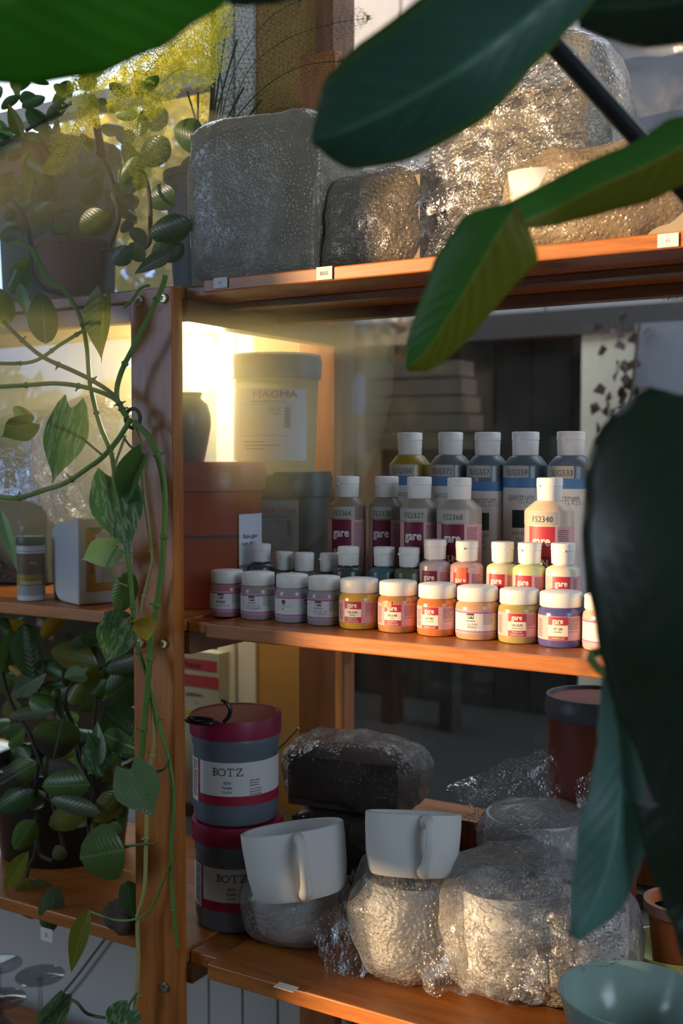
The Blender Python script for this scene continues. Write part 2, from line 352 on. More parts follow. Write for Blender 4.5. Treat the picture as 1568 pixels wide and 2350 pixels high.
fm = plain('fence_plank', (.005, .0042, .003), .9, .4, 5); pl = MB().box((0, 0, 0), (.145, .03, 1.39)).mesh('plank', False); pl.materials.append(fm)
for k in range(30):
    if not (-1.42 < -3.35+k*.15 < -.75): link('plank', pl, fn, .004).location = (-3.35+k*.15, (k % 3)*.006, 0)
tag(MB().box((-1.35, YB-.10, .3), (-1.135, YB-.02, 1.69)).build('gatepost', plain('render_cream', (.88, .80, .62), .8, .04), smooth=False), 'cream rendered post shining behind the dusty window', 'post')
tag(MB().box((-1.13, YB-.20, .3), (-.72, YB-.03, 1.70)).build('shed_side', plain('shed_blue', (.20, .22, .27), .7, .08), smooth=False), 'blue-grey painted shed side beside the cream post outdoors', 'shed')
cr = thing('creeper', 'dark red leafed creeper hanging over the cream post in the yard', 'plant', (-1.15, YB-.25, .3))
rnd = random.Random(4)
MB().tube([(0, 0, 0), (.02, 0, .6), (.01, 0, 1.0), (.05, .0, 1.40)], .006, 6).build('stem', STEMD, cr)
lmr = plain('creeper_leaf', (.045, .016, .013), .6)
lf0 = MB().add([(0, 0, 0), (.022, .005, .02), (0, -.006, .05), (-.022, .005, .02), (0, .008, .018)], [(0, 1, 4), (1, 2, 4), (2, 3, 4), (3, 0, 4)]).mesh('leaf'); lf0.materials.append(lmr)
for k in range(46):
    o = link('leaf', lf0, cr); z = 1.02+rnd.random()*.38; o.location = (rnd.gauss(-.02, .045)+.05*(z-1), rnd.uniform(-.04, .03), z); o.rotation_euler = (rnd.uniform(-1, 1), rnd.uniform(-3, 3), rnd.uniform(-3, 3))
tm = plain('pale_timber', (.055, .045, .03), .85, .6, 9)
ts = thing('timber_stack', 'stack of pale sawn boards against the dark fence outdoors', 'timber', (-2.0, YB-.5, .3))
for k in range(5): MB().box((rnd.uniform(-.02, .02), 0, .98+k*.062), (.38+rnd.uniform(-.02, .02), .12, 1.032+k*.062)).build('board', tm, ts, False)
MB().box((.05, .02, 0), (.10, .10, .98)).box((.28, .02, 0), (.33, .10, .98)).build('trestle', fm, ts, False)
# garden bushes seen through the casement
def bush(name, label, c, r, n, mat, seed):
    g = random.Random(seed); t = thing(name, label, 'bush', (c[0], c[1], .3), 0, 'yard bushes'); m = MB()
    for k in range(n):
        d = Vector((g.gauss(0, 1), g.gauss(0, 1), g.gauss(0, 1))).normalized()*(g.random()**.4)
        p = Vector((d.x*r[0], d.y*r[1], c[2]-.3+d.z*r[2])); a = Vector((g.gauss(0, 1), g.gauss(0, 1), g.gauss(0, 1))).normalized(); b = a.orthogonal().normalized(); s = g.uniform(.025, .05)
        m.add([p-a*s, p+b*s*.5, p+a*s, p-b*s*.5], [(0, 1, 2, 3)])
    o = m.build('foliage', mat, t, False); o['kind'] = 'stuff'
    MB().tube([(0, 0, 0), (.03, 0, c[2]*.5), (0, .02, c[2]-.3)], [.03, .025, .012], 7).build('trunk', STEMD, t)
GOLD = fernmat('golden_foliage', (.52, .40, .07), .5); HEDGE = fernmat('hedge_foliage', (.07, .10, .02), .3)
bush('garden_bush', 'golden green bush outside the casement beside the glare', (-2.45, 3.0, 1.22), (.62, .3, .34), 2600, GOLD, 1)
bush('garden_bush', 'olive bush outside at the far end of the casement', (-3.9, 3.3, 1.25), (.75, .4, .42), 2600, HEDGE, 2)
bush('garden_bush', 'tall yellow-green bush outside behind the asparagus fern', (-2.85, 3.5, 2.25), (.72, .28, .58), 3000, GOLD, 3)
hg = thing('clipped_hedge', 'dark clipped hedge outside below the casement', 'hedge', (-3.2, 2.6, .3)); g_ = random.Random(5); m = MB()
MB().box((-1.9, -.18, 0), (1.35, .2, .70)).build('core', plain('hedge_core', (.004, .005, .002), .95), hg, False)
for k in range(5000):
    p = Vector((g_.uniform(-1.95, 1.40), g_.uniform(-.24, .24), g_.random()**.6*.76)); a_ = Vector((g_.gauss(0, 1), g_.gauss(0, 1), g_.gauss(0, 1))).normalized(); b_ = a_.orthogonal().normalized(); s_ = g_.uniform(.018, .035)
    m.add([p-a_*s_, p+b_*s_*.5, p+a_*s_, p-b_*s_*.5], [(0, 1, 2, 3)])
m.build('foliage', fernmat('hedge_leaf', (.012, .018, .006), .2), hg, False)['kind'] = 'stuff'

# ------------------------------------------------------------------ shelving rack
YFR, YBK = 1.107, 1.497
PU0, PU1 = -.979, -.911
rack = thing('shelf_rack', 'orange-brown varnished wooden shelving rack with bolted posts', 'shelf', (0, 0, 0))
def post(y, z0, z1, nm='post', u0=PU0, u1=PU1):
    return MB().box((u0, y, z0), (u1, y+.021, z1)).build(nm, WOOD_Z, rack, False, bevel=.0015)
p1 = post(YFR, .02, zz(.213)); post(YBK, .02, zz(.62))
def bolt(px, py, mat, parent, r=.0062):
    p = onY(px, py, YFR); m = MB().lathe([(r, 0), (r, .0022), (r*.8, .0034), (r*.45, .0034), (r*.40, .0018), (0, .0018)], 20)
    o = m.build('bolt', mat, parent); o.location = (p.x, YFR, p.z); o.rotation_euler = (R(90), 0, 0)
for b in ((322, 690, BRASS), (377, 685, BRASS), (378, 1477, BRASS), (325, 1475, BRASS), (380, 2265, STEEL)): bolt(b[0], b[1], b[2], p1)
XR = .25
def shelf(z, th, y1, planks, lowdark=False):
    # boards: front lip starts beyond the post, boards behind run past it
    n = len(planks)-1
    for i in range(n):
        a, b = planks[i], planks[i+1]
        u0 = -.863 if i == 0 else -.908
        m = MB().box((u0, a+.0012, z-th), (XR, b-.0012, z-(.0 if i == 0 else .0012)))
        if i == 0: m.box((-.910, YFR+.026, z-th), (-.8632, b-.0012, z-.003))
        m.build('board', WOOD_X, rack, False, bevel=.0018)
shelf(Z_MID, .018, 1.48, [YFR, 1.185, 1.33, 1.48])
shelf(Z_TOP, .016, 1.36, [YFR, 1.185, 1.27, 1.355])
shelf(Z_LOW, .020, 1.48, [YFR, 1.225, 1.35, 1.48])
for z, th in ((Z_MID, .018), (Z_TOP, .016), (Z_LOW, .020)):      # cross rails of the ladder and under-shelf runners
    MB().box((PU1-.022, YFR+.024, z-.046), (PU1+.006, YBK, z-th-.0002)).build('rail', WOOD_Y, rack, False, bevel=.001)
MB().box((-.90, 1.20, Z_TOP-.0245), (XR, 1.222, Z_TOP-.016)).build('runner', WOOD_D, rack, False, bevel=.001)
MB().box((-.90, 1.325, Z_TOP-.030), (XR, 1.347, Z_TOP-.016)).build('runner', WOOD_D, rack, False, bevel=.001)
# left bay boards
for z, th in ((Z_MID, .017), (Z_LOW, .019), (Z_TOP, .016)):
    for a, b in ((YFR+.021, 1.30), (1.303, 1.48)):
        MB().box((-2.2, a, z-th), (-.912, b, z-.0005)).build('board', WOOD_X, rack, False, bevel=.0018)
MB().box((-2.2, YFR+.030, Z_TOP-.040), (PU0-.001, YFR+.052, Z_TOP-.016)).build('runner', WOOD_X, rack, False, bevel=.001)
# far right post pair, beyond the frame
post(YFR, .02, zz(.21), 'post', .18, .248); post(YBK, .02, zz(.62), 'post', .18, .248)
post(YFR, .02, zz(.21), 'post', -2.2, -2.13); post(YBK, .02, zz(.62), 'post', -2.2, -2.13)
# ------------------------------------------------------------------ lettering
_tc = {}
def textgeo(s, bold=0.0, space=1.0):
    k = (s, bold, space)
    if k in _tc: return _tc[k]
    c = bpy.data.curves.new('t', 'FONT'); c.body = s; c.size = 1; c.offset = bold; c.resolution_u = 2; c.align_x = 'CENTER'; c.space_character = space
    o = bpy.data.objects.new('t', c); COL.objects.link(o); bpy.context.view_layer.update()
    me = o.evaluated_get(bpy.context.evaluated_depsgraph_get()).to_mesh()
    bm = bmesh.new(); bm.from_mesh(me); xs = [v.co.x for v in bm.verts] or [0]; x = min(xs)+.14
    while x < max(xs):
        bmesh.ops.bisect_plane(bm, geom=bm.verts[:]+bm.edges[:]+bm.faces[:], plane_co=(x, 0, 0), plane_no=(1, 0, 0)); x += .14
    bm.verts.index_update(); g = ([(v.co.x, v.co.y) for v in bm.verts], [tuple(v.index for v in p.verts) for p in bm.faces]); bm.free()
    bpy.data.objects.remove(o); bpy.data.curves.remove(c); _tc[k] = g; return g
class TX:
    """print collected on a cylinder of radius r (or on a flat face when r is None): local x to the right, z up, facing -Y"""
    def __init__(s, r, y=0): s.r = r; s.y = y; s.m = MB()
    def put(s, x, z):
        return (s.r*math.sin(x/s.r), -s.r*math.cos(x/s.r), z) if s.r else (x, s.y, z)
    def text(s, t, x, z, h, xs=1.0, bold=0.0, space=1.0, vert=False, slant=0):
        if bold > 0:      # heavier strokes: the glyphs repeated a hair apart
            e = bold*h*1.25
            for dx, dz in ((-e, 0), (e, 0), (0, e*.7), (0, -e*.7)): s.text(t, x+dx, z+dz, h, xs, 0, space, vert, slant)
            return s
        v, f = textgeo(t, bold, space); k = h/.72
        pts = [((a+b*slant)*k*xs, (b-.36)*k) for a, b in v]
        if vert: pts = [(-b, a) for a, b in pts]
        s.m.add([s.put(x+a, z+b) for a, b in pts], f); return s
    def rect(s, x0, x1, z0, z1, n=1):
        n = n if n > 1 else (max(1, int(abs(x1-x0)/.0013)) if s.r else 1)
        v = []
        for i in range(n+1):
            x = x0+(x1-x0)*i/n; v += [s.put(x, z0), s.put(x, z1)]
        s.m.add(v, [(2*i, 2*i+2, 2*i+3, 2*i+1) for i in range(n)]); return s
    def fine(s, x0, x1, z1, rows, pitch, th, seed=0):
        g = random.Random(seed)
        for i in range(rows):
            z = z1-i*pitch; x = x0; end = x1-(g.random()*.3*(x1-x0) if i % 4 == 3 else 0)
            while x < end:
                w = g.uniform(.0007, .0028); s.rect(x, min(x+w, end), z-th, z); x += w+.0006
        return s
    def poly(s, pts): s.m.add([s.put(*p) for p in pts], [tuple(range(len(pts)))]); return s
    def build(s, name, mat, parent):
        o = s.m.build(name, mat, parent, bool(s.r), 60)
        if name in ('lettering', 'fine_print'): o['kind'] = 'stuff'
        return o
PINK = plain('label_pink', (.66, .36, .38), .55, .04); RED = plain('label_red', (.42, .025, .045), .5, .05); MAROON = plain('label_maroon', (.16, .008, .035), .5, .05)
LABW = plain('label_white', (.68, .68, .67), .6, .03); MAG = plain('label_magenta', (.48, .06, .22), .6, .2, 200); WHITE = plain('print_white', (.80, .78, .74), .6, 0)
REDP = plain('print_red', (.42, .03, .04), .6, 0); FINE = plain('print_fine', (.16, .05, .07), .6, 0); LILAC = plain('label_lilac', (.42, .30, .46), .6, .15, 150)
GREYT = plain('print_grey', (.15, .15, .16), .6, 0)
def zigzag(r, a0, a1, z0, h, n, flip=1):
    m = MB(); v = []
    for i in range(n+1):
        a = a0+(a1-a0)*i/n; z = z0+h*(.35+.65*(i % 2))*flip
        v += [(r*math.sin(a), -r*math.cos(a), z0-.0015*flip), (r*math.sin(a), -r*math.cos(a), z)]
    m.add(v, [(2*i, 2*i+2, 2*i+3, 2*i+1) for i in range(n)]); return m
# ------------------------------------------------------------------ small glaze jars in the front row
def jar(cx, w, col, label, kind, info, off=0.0, y=1.18, gloss=.22):
    p = onY(cx, 1400, y); p.z = Z_MID; r = w*.5*mpp(p)*.985; s = r/.024
    t = thing('glaze_jar', label, 'jar', (p.x, p.y, Z_MID), face_cam(p)+R(0), 'small glaze jars in the front row')
    H = .060
    MB().lathe([(.020*s, 0), (.0228*s, .001), (.024*s, .004), (.024*s, .0365), (.0232*s, .0395), (.0205*s, .0425), (.0195*s, .0445)], 48).build('body', plain('glaze_%d' % cx, col, gloss, .08, 18), t)
    MB().lathe([(.0215*s, .0432), (.0222*s, .0440), (.0222*s, .0572), (.0212*s, .0590), (.0195*s, .0590), (.0185*s, .0596), (0, .0597)], 120, .00022).build('lid', CAPW, t, ang=60)
    rl = .024*s+.0001; A = lambda d: R(d)
    if kind == 'new' or kind == 'vt':
        lb = MB().patch(rl, A(-88), A(88), .0085, .0345).build('label', PINK, t)
        x0, x1 = -.0190*s+off*.024*s, .0022*s+off*.024*s
        xm = (x0+x1)/2
        tp = TX(rl+.00012); tp.rect(x0, x1, .0250, .0340).rect(x0, x1, .0088, .0155 if kind == 'new' else .0130).build('logo_panel', RED, lb)
        TX(rl+.00012).rect(x0, x1, .0155 if kind == 'new' else .0130, .0250).build('name_panel', plain('label_cream', (.78, .74, .62), .6, .03), lb)
        a = TX(rl+.00025); a.text('gare', xm-.0004, .0300, .0062, .80, .03)
        if kind == 'new': a.text('PREMIUM', xm, .0137, .0021, .95, .02).text('UNDERGLAZE', xm, .0109, .0021, .78, .02)
        else: a.text('UNDERGLAZE', xm, .0110, .0021, .78, .02).text('VELVET', xm, .0262, .0014, 1.1, .0)
        a.build('lettering', WHITE, lb)
        b = TX(rl+.00025); b.text(info[0], xm, .0212, .0027, .85, .015)
        if info[1]: b.text(info[1], xm, .0180, .0016, .9)
        b.build('lettering', INK, lb)
        TX(rl+.0002).fine(.0075*s, .0200*s, .0325, 8, .0016, .0007, cx).fine(.0075*s, .0190*s, .0185, 1, .0016, .0007, cx+1).fine(-.030*s, -.0225*s, .0305, 11, .0018, .0008, cx+2).build('fine_print', FINE, lb)
    else:
        lb = MB().patch(rl, A(-100), A(100), .0085, .0325).build('label', LABW, t)
        zigzag(rl+.0001, A(-100), A(100), .0322, .0016, 60).build('wavy_border', MAG, lb); zigzag(rl+.0002, A(-100), A(100), .0328, .0012, 60, -1).build('wavy_border', LILAC, lb)
        zigzag(rl+.0001, A(-100), A(100), .0095, .0014, 60, -1).build('wavy_border', MAG, lb); zigzag(rl+.0002, A(-100), A(100), .0088, .0018, 60).build('wavy_border', LILAC, lb)
        o = off*.024*s
        if kind == 'back':
            c = TX(rl+.0002); c.poly([(-.0115+.0028*math.cos(q*R(15)), .0262+.0032*math.sin(q*R(15))) for q in range(24)]).build('seal', INK, lb)
            TX(rl+.0003).text('AP', -.0115, .0268, .0014, 1, .02).rect(-.0137, -.0093, .0243, .0250).build('lettering', LABW, lb)
            a = TX(rl+.0002); a.text('CONFORMS TO ASTM D4236', -.0085, .0212, .0011, .9).text('B6', -.0125, .0178, .0022, .8, .01).text('UG-', .0205, .0178, .0026, .85).text('CHAL', .0195, .0143, .0026, .85).build('lettering', INK, lb)
            TX(rl+.0002).rect(.0170, .0245, .0225, .0290).build('logo_panel', INK, lb); TX(rl+.0003).text('gare', .0208, .0262, .0046, .75, .025).build('lettering', WHITE, lb)
        else:
            TX(rl+.0002).rect(o-.0145, o-.0062, .0248, .0306).build('logo_panel', INK, lb); TX(rl+.0003).text('gare', o-.01035, .0282, .0042, .78, .025).build('lettering', WHITE, lb)
            a = TX(rl+.0002)
            if kind == 'velvet':
                TX(rl+.00015).rect(o-.0165, o-.0045, .0195, .0213).build('name_panel', INK, lb); TX(rl+.0003).text('UNDERGLAZE', o-.0105, .0204, .0010, 1.1).build('lettering', WHITE, lb)
                a.text('Velvet', o-.0105, .0230, .0019, 1.2)
            else: a.text('Underglaze', o-.0102, .0226, .0023, .85, 0, .95, False, .25)
            a.text(info[0], o-.0080, .0186, .0025, .85, .0, 1.1).text(info[1], o-.0080, .0153, .0025, .85, .0, 1.1)
            if kind != 'velvet': a.text('2 FL OZ   59 ml', o-.0085, .0123, .0012, .9)
            a.build('lettering', GREYT, lb)
            TX(rl+.0002).fine(.0065*s, .0190*s, .0312, 9, .0015, .0006, cx).build('fine_print', GREYT, lb)
    return t
jar(522, 80, (.42, .17, .19), 'small jar of medium pink glaze, white cap, nearest to the post', 'velvet', ('U-317', 'MEDIUM PINK'), .06)
jar(593, 82, (.36, .27, .26), 'small jar of grey-pink glaze, white cap, second from the post', 'old', ('UG-2179 H5', 'PCH SHERBERT'), .06)
jar(671, 80, (.36, .33, .34), 'small jar turned to show a round seal on its white label', 'back', ('', ''))
jar(745, 80, (.37, .31, .30), 'small jar of dusty peach glaze beside the ochre jar, still in shade', 'old', ('UG-2181 G6', 'IT S PEACHY'), .1)
jar(825, 95, (.55, .34, .06), 'small jar of ochre yellow glaze with pink label in sunlight', 'new', ('UG-2164', 'Sunflower'))
j6 = jar(914, 94, (.43, .20, .085), 'small jar of cocoa brown glaze with pink label, smeared at its shoulder', 'new', ('UG-2105', 'Cocoa'), .06)
jar(1004, 94, (.58, .175, .05), 'small jar of burnt orange glaze with pink label', 'vt', ('VT-303', 'Terra Cotta'), -.05)
jar(1096, 101, (.50, .30, .18), 'small jar of wheat tan glaze with cream label and wavy border', 'old', ('UG-2107', 'WHEAT'), .08)
jar(1192, 97, (.36, .29, .11), 'small jar of khaki green glaze with pink label', 'new', ('UG-2175', 'Antique Green'), .25)
jar(1288, 105, (.085, .085, .26), 'small jar of dark blue glaze with pink label', 'vt', ('VT-336', 'Royal Blue'), .22)
jar(1391, 106, (.62, .42, .36), 'small jar of pale pink glaze half hidden by the big dark leaf', 'old', ('', ''), .3)
sm = MB(); sm.patch(.0246, R(-52), R(-18), .0300, .0370, 6); o = sm.build('smear', plain('glaze_smear', (.66, .34, .20), .3), j6)
# ------------------------------------------------------------------ squeeze bottles with flip caps
def cap(t, r, z0, z1, mat=None, tab=R(-60), rib=.00012):
    h = z1-z0
    c = MB().lathe([(r*.93, z0), (r*.95, z0+.0006), (r*.985, z0+h*.60), (r*.985, z0+h*.615), (r*.95, z0+h*.625), (r*.95, z0+h*.64), (r*1.01, z0+h*.65), (r*1.0, z1-.0012), (r*.95, z1-.0002), (r*.80, z1), (0, z1-.0002)], 56, rib)
    c.box((-.003, -.0012, z0+h*.60), (.003, .0012, z0+h*.70), Matrix.Rotation(tab, 4, 'Z') @ Matrix.Translation((0, -r*1.01, 0)))
    return c.build('cap', mat or CAPW, t, ang=50)
def small_bottle(cx, capw, ytop, y, col, label, bodyw=None, panel=True, sticker=False, off=0):
    p = onY(cx, ytop+8, y); q = onY(cx, ytop, y); h = q.z-Z_MID-.001; k = mpp(p); rc = capw*.5*k*.97; rb = (bodyw or capw*1.42)*.5*k*.985
    t = thing('squeeze_bottle', label, 'bottle', (p.x, y, Z_MID), face_cam(p), 'small flip-cap bottles in the second row')
    zc = h-.0236; zs = zc-.005
    MB().lathe([(rb*.9, 0), (rb*.97, .0012), (rb, .004), (rb, zs-.004), (rb*.97, zs-.0012), (rb*.86, zs+.001), (rc*.8, zs+.0035), (rc*.78, zc+.002)], 44).build('body', plain('glaze_b%d' % cx, col, .28, .06, 15), t)
    cap(t, rc, zc, h, tab=R(-70+(cx % 5)*22))
    if panel:
        rl = rb+.0001; zt = zs-.0085
        lb = MB().patch(rl, R(-95), R(95), .012, zt).build('label', PINK, t)
        x0, x1 = -.0185+off, .0025+off
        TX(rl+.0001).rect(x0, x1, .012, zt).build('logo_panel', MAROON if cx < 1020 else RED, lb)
        TX(rl+.0002).text('gare', (x0+x1)/2, zt-.0075, .0072, .82, .03).build('lettering', WHITE, lb)
        TX(rl+.0002).fine(.0065+off, .0185, zt-.002, 12, .0017, .0008, cx).build('fine_print', FINE, lb)
        if sticker: TX(rl+.0004).rect(-.0135, -.0005, zt-.0075, zt+.0065).build('sticker', plain('sticker_orange', (.85, .13, .04), .5), lb)
    else:
        lb = MB().patch(rb+.0001, R(-95), R(95), .012, zs-.017).build('label', LILAC, t)
    return t
GY = (.10, .115, .105)
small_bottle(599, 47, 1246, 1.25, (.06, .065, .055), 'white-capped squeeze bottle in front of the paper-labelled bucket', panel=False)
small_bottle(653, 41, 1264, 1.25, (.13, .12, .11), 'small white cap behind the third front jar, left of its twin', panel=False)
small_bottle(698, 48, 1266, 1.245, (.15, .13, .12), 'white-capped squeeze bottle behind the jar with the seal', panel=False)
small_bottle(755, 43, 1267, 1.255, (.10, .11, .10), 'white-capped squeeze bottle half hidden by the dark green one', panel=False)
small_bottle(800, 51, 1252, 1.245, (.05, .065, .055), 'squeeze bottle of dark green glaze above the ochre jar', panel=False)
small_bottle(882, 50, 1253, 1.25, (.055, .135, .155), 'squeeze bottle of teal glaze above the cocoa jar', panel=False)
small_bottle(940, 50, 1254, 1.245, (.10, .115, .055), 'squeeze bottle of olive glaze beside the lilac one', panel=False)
small_bottle(999, 53, 1236, 1.25, (.48, .38, .42), 'squeeze bottle of pale lilac glaze with maroon panel', 74)
small_bottle(1072, 53, 1239, 1.25, (.60, .34, .33), 'squeeze bottle of pink glaze with an orange sticker', 77, sticker=True)
small_bottle(1154, 53, 1241, 1.25, (.60, .57, .42), 'squeeze bottle of cream glaze between pink and light green ones', 74)
small_bottle(1216, 55, 1243, 1.243, (.52, .58, .28), 'squeeze bottle of light green glaze with red panel', 78)
small_bottle(1293, 57, 1244, 1.243, (.66, .62, .50), 'squeeze bottle of ivory glaze beside the dark leaf', 80, off=.006)
TAPE = plain('masking_tape', (.42, .40, .35), .7, .05)
def fs_bottle(cx, capw, ytop, y, bodyw, col, num, label, dark=False, tape=TAPE):
    p = onY(cx, ytop+20, y); q = onY(cx, ytop, y); h = q.z-Z_MID; k = mpp(p); rc = capw*.5*k*.97; rb = bodyw*.5*k*.97
    t = thing('glaze_bottle', label, 'bottle', (p.x, y, Z_MID), face_cam(p), 'tall squeeze bottles in the third row')
    zc = h-.0275; zs = zc-.0115
    MB().lathe([(rb*.9, 0), (rb*.98, .0015), (rb, .005), (rb, zs-.001), (rb*.985, zs+.0005), (rb*.60, zc-.001), (rc*.86, zc+.001), (rc*.84, zc+.003)], 52).build('body', plain('glaze_f%d' % cx, col, .35, .08, 15), t)
    cap(t, rc, zc, h, tab=R(-55))
    rl = rb+.0001; zt = zs-.0185
    lb = MB().patch(rl, R(-100), R(100), .008, zt).build('label', PINK, t)
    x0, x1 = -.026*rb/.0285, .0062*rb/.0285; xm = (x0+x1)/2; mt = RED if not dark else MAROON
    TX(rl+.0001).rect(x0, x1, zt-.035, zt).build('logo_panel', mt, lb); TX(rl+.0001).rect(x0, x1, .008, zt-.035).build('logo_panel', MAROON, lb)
    a = TX(rl+.00025); a.text('gare', xm, zt-.0165, .0118, .80, .03)
    xx = xm-.0105
    for i, ch in enumerate('FUN'):
        a.text(ch, xx+i*.0068+.002, zt-.043+(.0008 if i % 2 else 0), .0085, .85, .04)
    a.text('strokes!', xm, zt-.0535, .0062, .85, 0, .95, False, .2); a.build('lettering', WHITE, lb)
    TX(rl+.0002).fine(x1+.004, .0255, zt-.004, 30, .0023, .0010, cx).build('fine_print', FINE, lb)
    tl = MB().patch(rl+.0003, R(-88), R(17), zs-.0165, zs-.001).build('tape_label', tape, t)
    TX(rl+.0006).text(num, xm+.001, zs-.0095, .0072, .85, 0, 1.05).build('lettering', PENCIL, tl)
    return t
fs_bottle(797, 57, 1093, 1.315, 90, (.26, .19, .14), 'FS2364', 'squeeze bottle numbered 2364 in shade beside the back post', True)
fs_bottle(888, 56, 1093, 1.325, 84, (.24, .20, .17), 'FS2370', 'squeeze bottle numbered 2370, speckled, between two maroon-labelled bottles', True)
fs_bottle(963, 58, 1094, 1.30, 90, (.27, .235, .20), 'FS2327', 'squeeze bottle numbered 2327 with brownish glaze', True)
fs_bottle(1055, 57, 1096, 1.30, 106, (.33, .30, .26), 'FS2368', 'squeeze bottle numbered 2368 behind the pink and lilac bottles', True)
fs_bottle(1262, 61, 1096, 1.295, 116, (.60, .47, .34), 'FS2340', 'sunlit squeeze bottle numbered 2340 beside the dark leaf', False)
BLUEB = plain('label_blue', (.07, .20, .42), .5, .05)
def spectrum(cx, capw, ytop, y, bodyw, col, num, sw, nm, label, drop=0):
    p = onY(cx, 1100, y); q = onY(cx, ytop, y); h = q.z-Z_MID; k = mpp(p); rc = capw*.5*k*.97; rb = bodyw*.5*k*.97
    t = thing('glaze_bottle', label, 'bottle', (p.x, y, Z_MID), face_cam(p), 'tall bottles in the back row')
    zc = h-.0305; zs = zc-.0125
    MB().lathe([(rb*.9, 0), (rb*.98, .0015), (rb, .005), (rb, zs-.002), (rb*.985, zs), (rb*.70, zc-.002), (rc*.92, zc), (rc*.9, zc+.003)], 52).build('body', plain('glaze_s%d' % cx, col, .3, .08, 15), t)
    cap(t, rc, zc, h, tab=R(-30), rib=0)
    rl = rb+.0001; zb = zs-.017-drop
    lb = MB().patch(rl, R(-100), R(100), .03, zb-.012).build('label', LABW, t)
    MB().patch(rl+.0001, R(-100), R(100), zb-.0125, zb).build('blue_band', BLUEB, lb)
    a = TX(rl+.0002); a.text('spectrum', -.0065, zb-.0235, .0088, .80, -.004).text('GLAZES', .0045, zb-.0305, .0045, 1.0, -.008, 1.3).text('SUG '+num, -.0075, zb-.071, .0042, .9, .015)
    for i, w in enumerate(nm.split()): a.text(w, -.0075, zb-.0785-i*.0075, .0042, .9)
    a.build('lettering', GREYT, lb); TX(rl+.0002).rect(-.0175, .0025, zb-.064, zb-.041).build('swatch', plain('swatch_'+num, sw, .4), lb)
    tl = MB().patch(rl+.0003, R(-84), R(8), zs-.0165, zs-.001).build('tape_label', TAPE, t)
    TX(rl+.0006).text('SUG'+num, -.0125, zs-.0095, .0078, .80, 0, 1.05).build('lettering', PENCIL, tl)
    return t
spectrum(941, 58, 993, 1.405, 96, (.30, .22, .025), '506', (.4, .3, .02), 'Yellow', 'tall bottle of mustard yellow glaze in the back row')
spectrum(1034, 58, 992, 1.40, 98, (.115, .15, .135), '572', (.1, .16, .14), 'Sage', 'tall bottle of grey-green glaze in the back row')
spectrum(1119, 61, 992, 1.395, 97, (.115, .155, .175), '557', (.02, .045, .03), 'Dark Green', 'tall bottle of pale grey-blue glaze numbered 557', .005)
spectrum(1206, 64, 991, 1.395, 104, (.10, .135, .155), '559', (.012, .022, .035), 'Blue Green', 'tall bottle with a near-black swatch on its label, numbered 559')
spectrum(1310, 66, 990, 1.39, 108, (.105, .14, .20), '533', (.05, .1, .3), 'Blue', 'tall bottle of slate blue glaze numbered 533')
spectrum(1412, 60, 988, 1.39, 104, (.15, .16, .18), '520', (.2, .2, .2), '', 'tall white-capped bottle peeping over the big dark leaf')
# ------------------------------------------------------------------ buckets
def bucket(name, label, p, rz, r, h, mat, lidmat, group=None, lf=.80):
    t = thing(name, label, 'bucket', p, rz, group)
    MB().lathe([(r*.88, 0), (r*.9, .002), (r*.985, h*lf), (r*.985, h*lf+.001), (r*1.0, h*(lf+.06)), (r*1.0, h*.985)], 64).build('body', mat, t)
    MB().lathe([(r*1.02, h*lf), (r*1.045, h*(lf+.005)), (r*1.06, h*.955), (r*1.03, h*.975), (r*1.03, h), (r*.97, h), (r*.955, h-.006), (0, h-.006)], 96, .0004).build('lid', lidmat, t, ang=50)
    return t
p = onY(482, 1300, 1.27); p.z = Z_MID
REDB = cloudy('bucket_red_plastic', (.58, .13, .06), 1.05, .3); REDL = cloudy('bucket_red_lid', (.62, .22, .14), .9, .25)
br = bucket('red_bucket', 'reddish plastic bucket with translucent lid beside the post', p, face_cam(p), .075, .199, REDB, REDL)
MB().lathe([(.0690, .085), (.0708, .0852), (.0715, .100), (.0700, .1003)], 64).build('seam_band', plain('bucket_band', (.06, .045, .04), .6), br)
sl_ = MB().patch(.0745, R(32), R(76), .03, .128).build('paper_label', PAPER, br)
a = TX(.0749); a.text('Raku glaze', .064, .098, .0062, .85, .01).text('matt effect', .060, .088, .0055, .85, .01).text('wood', .048, .058, .005, .85, .01).build('lettering', INK, sl_)
p2 = onY(657, 1250, 1.42); p2.z = Z_MID
DKB = plain('bucket_dark', (.045, .045, .04), .45, .1); DKL = cloudy('bucket_dark_lid', (.10, .10, .085), 1.0, .3)
bd = bucket('dark_bucket', 'dark grey plastic bucket with a paper label under the clear bucket', p2, face_cam(p2), .0665, .184, DKB, DKL)
lb = MB().patch(.0664, R(-52), R(16), .045, .143).build('paper_label', plain('label_dim', (.40, .37, .36), .7), bd)
ORG = plain('print_orange', (.62, .12, .04), .6, 0)
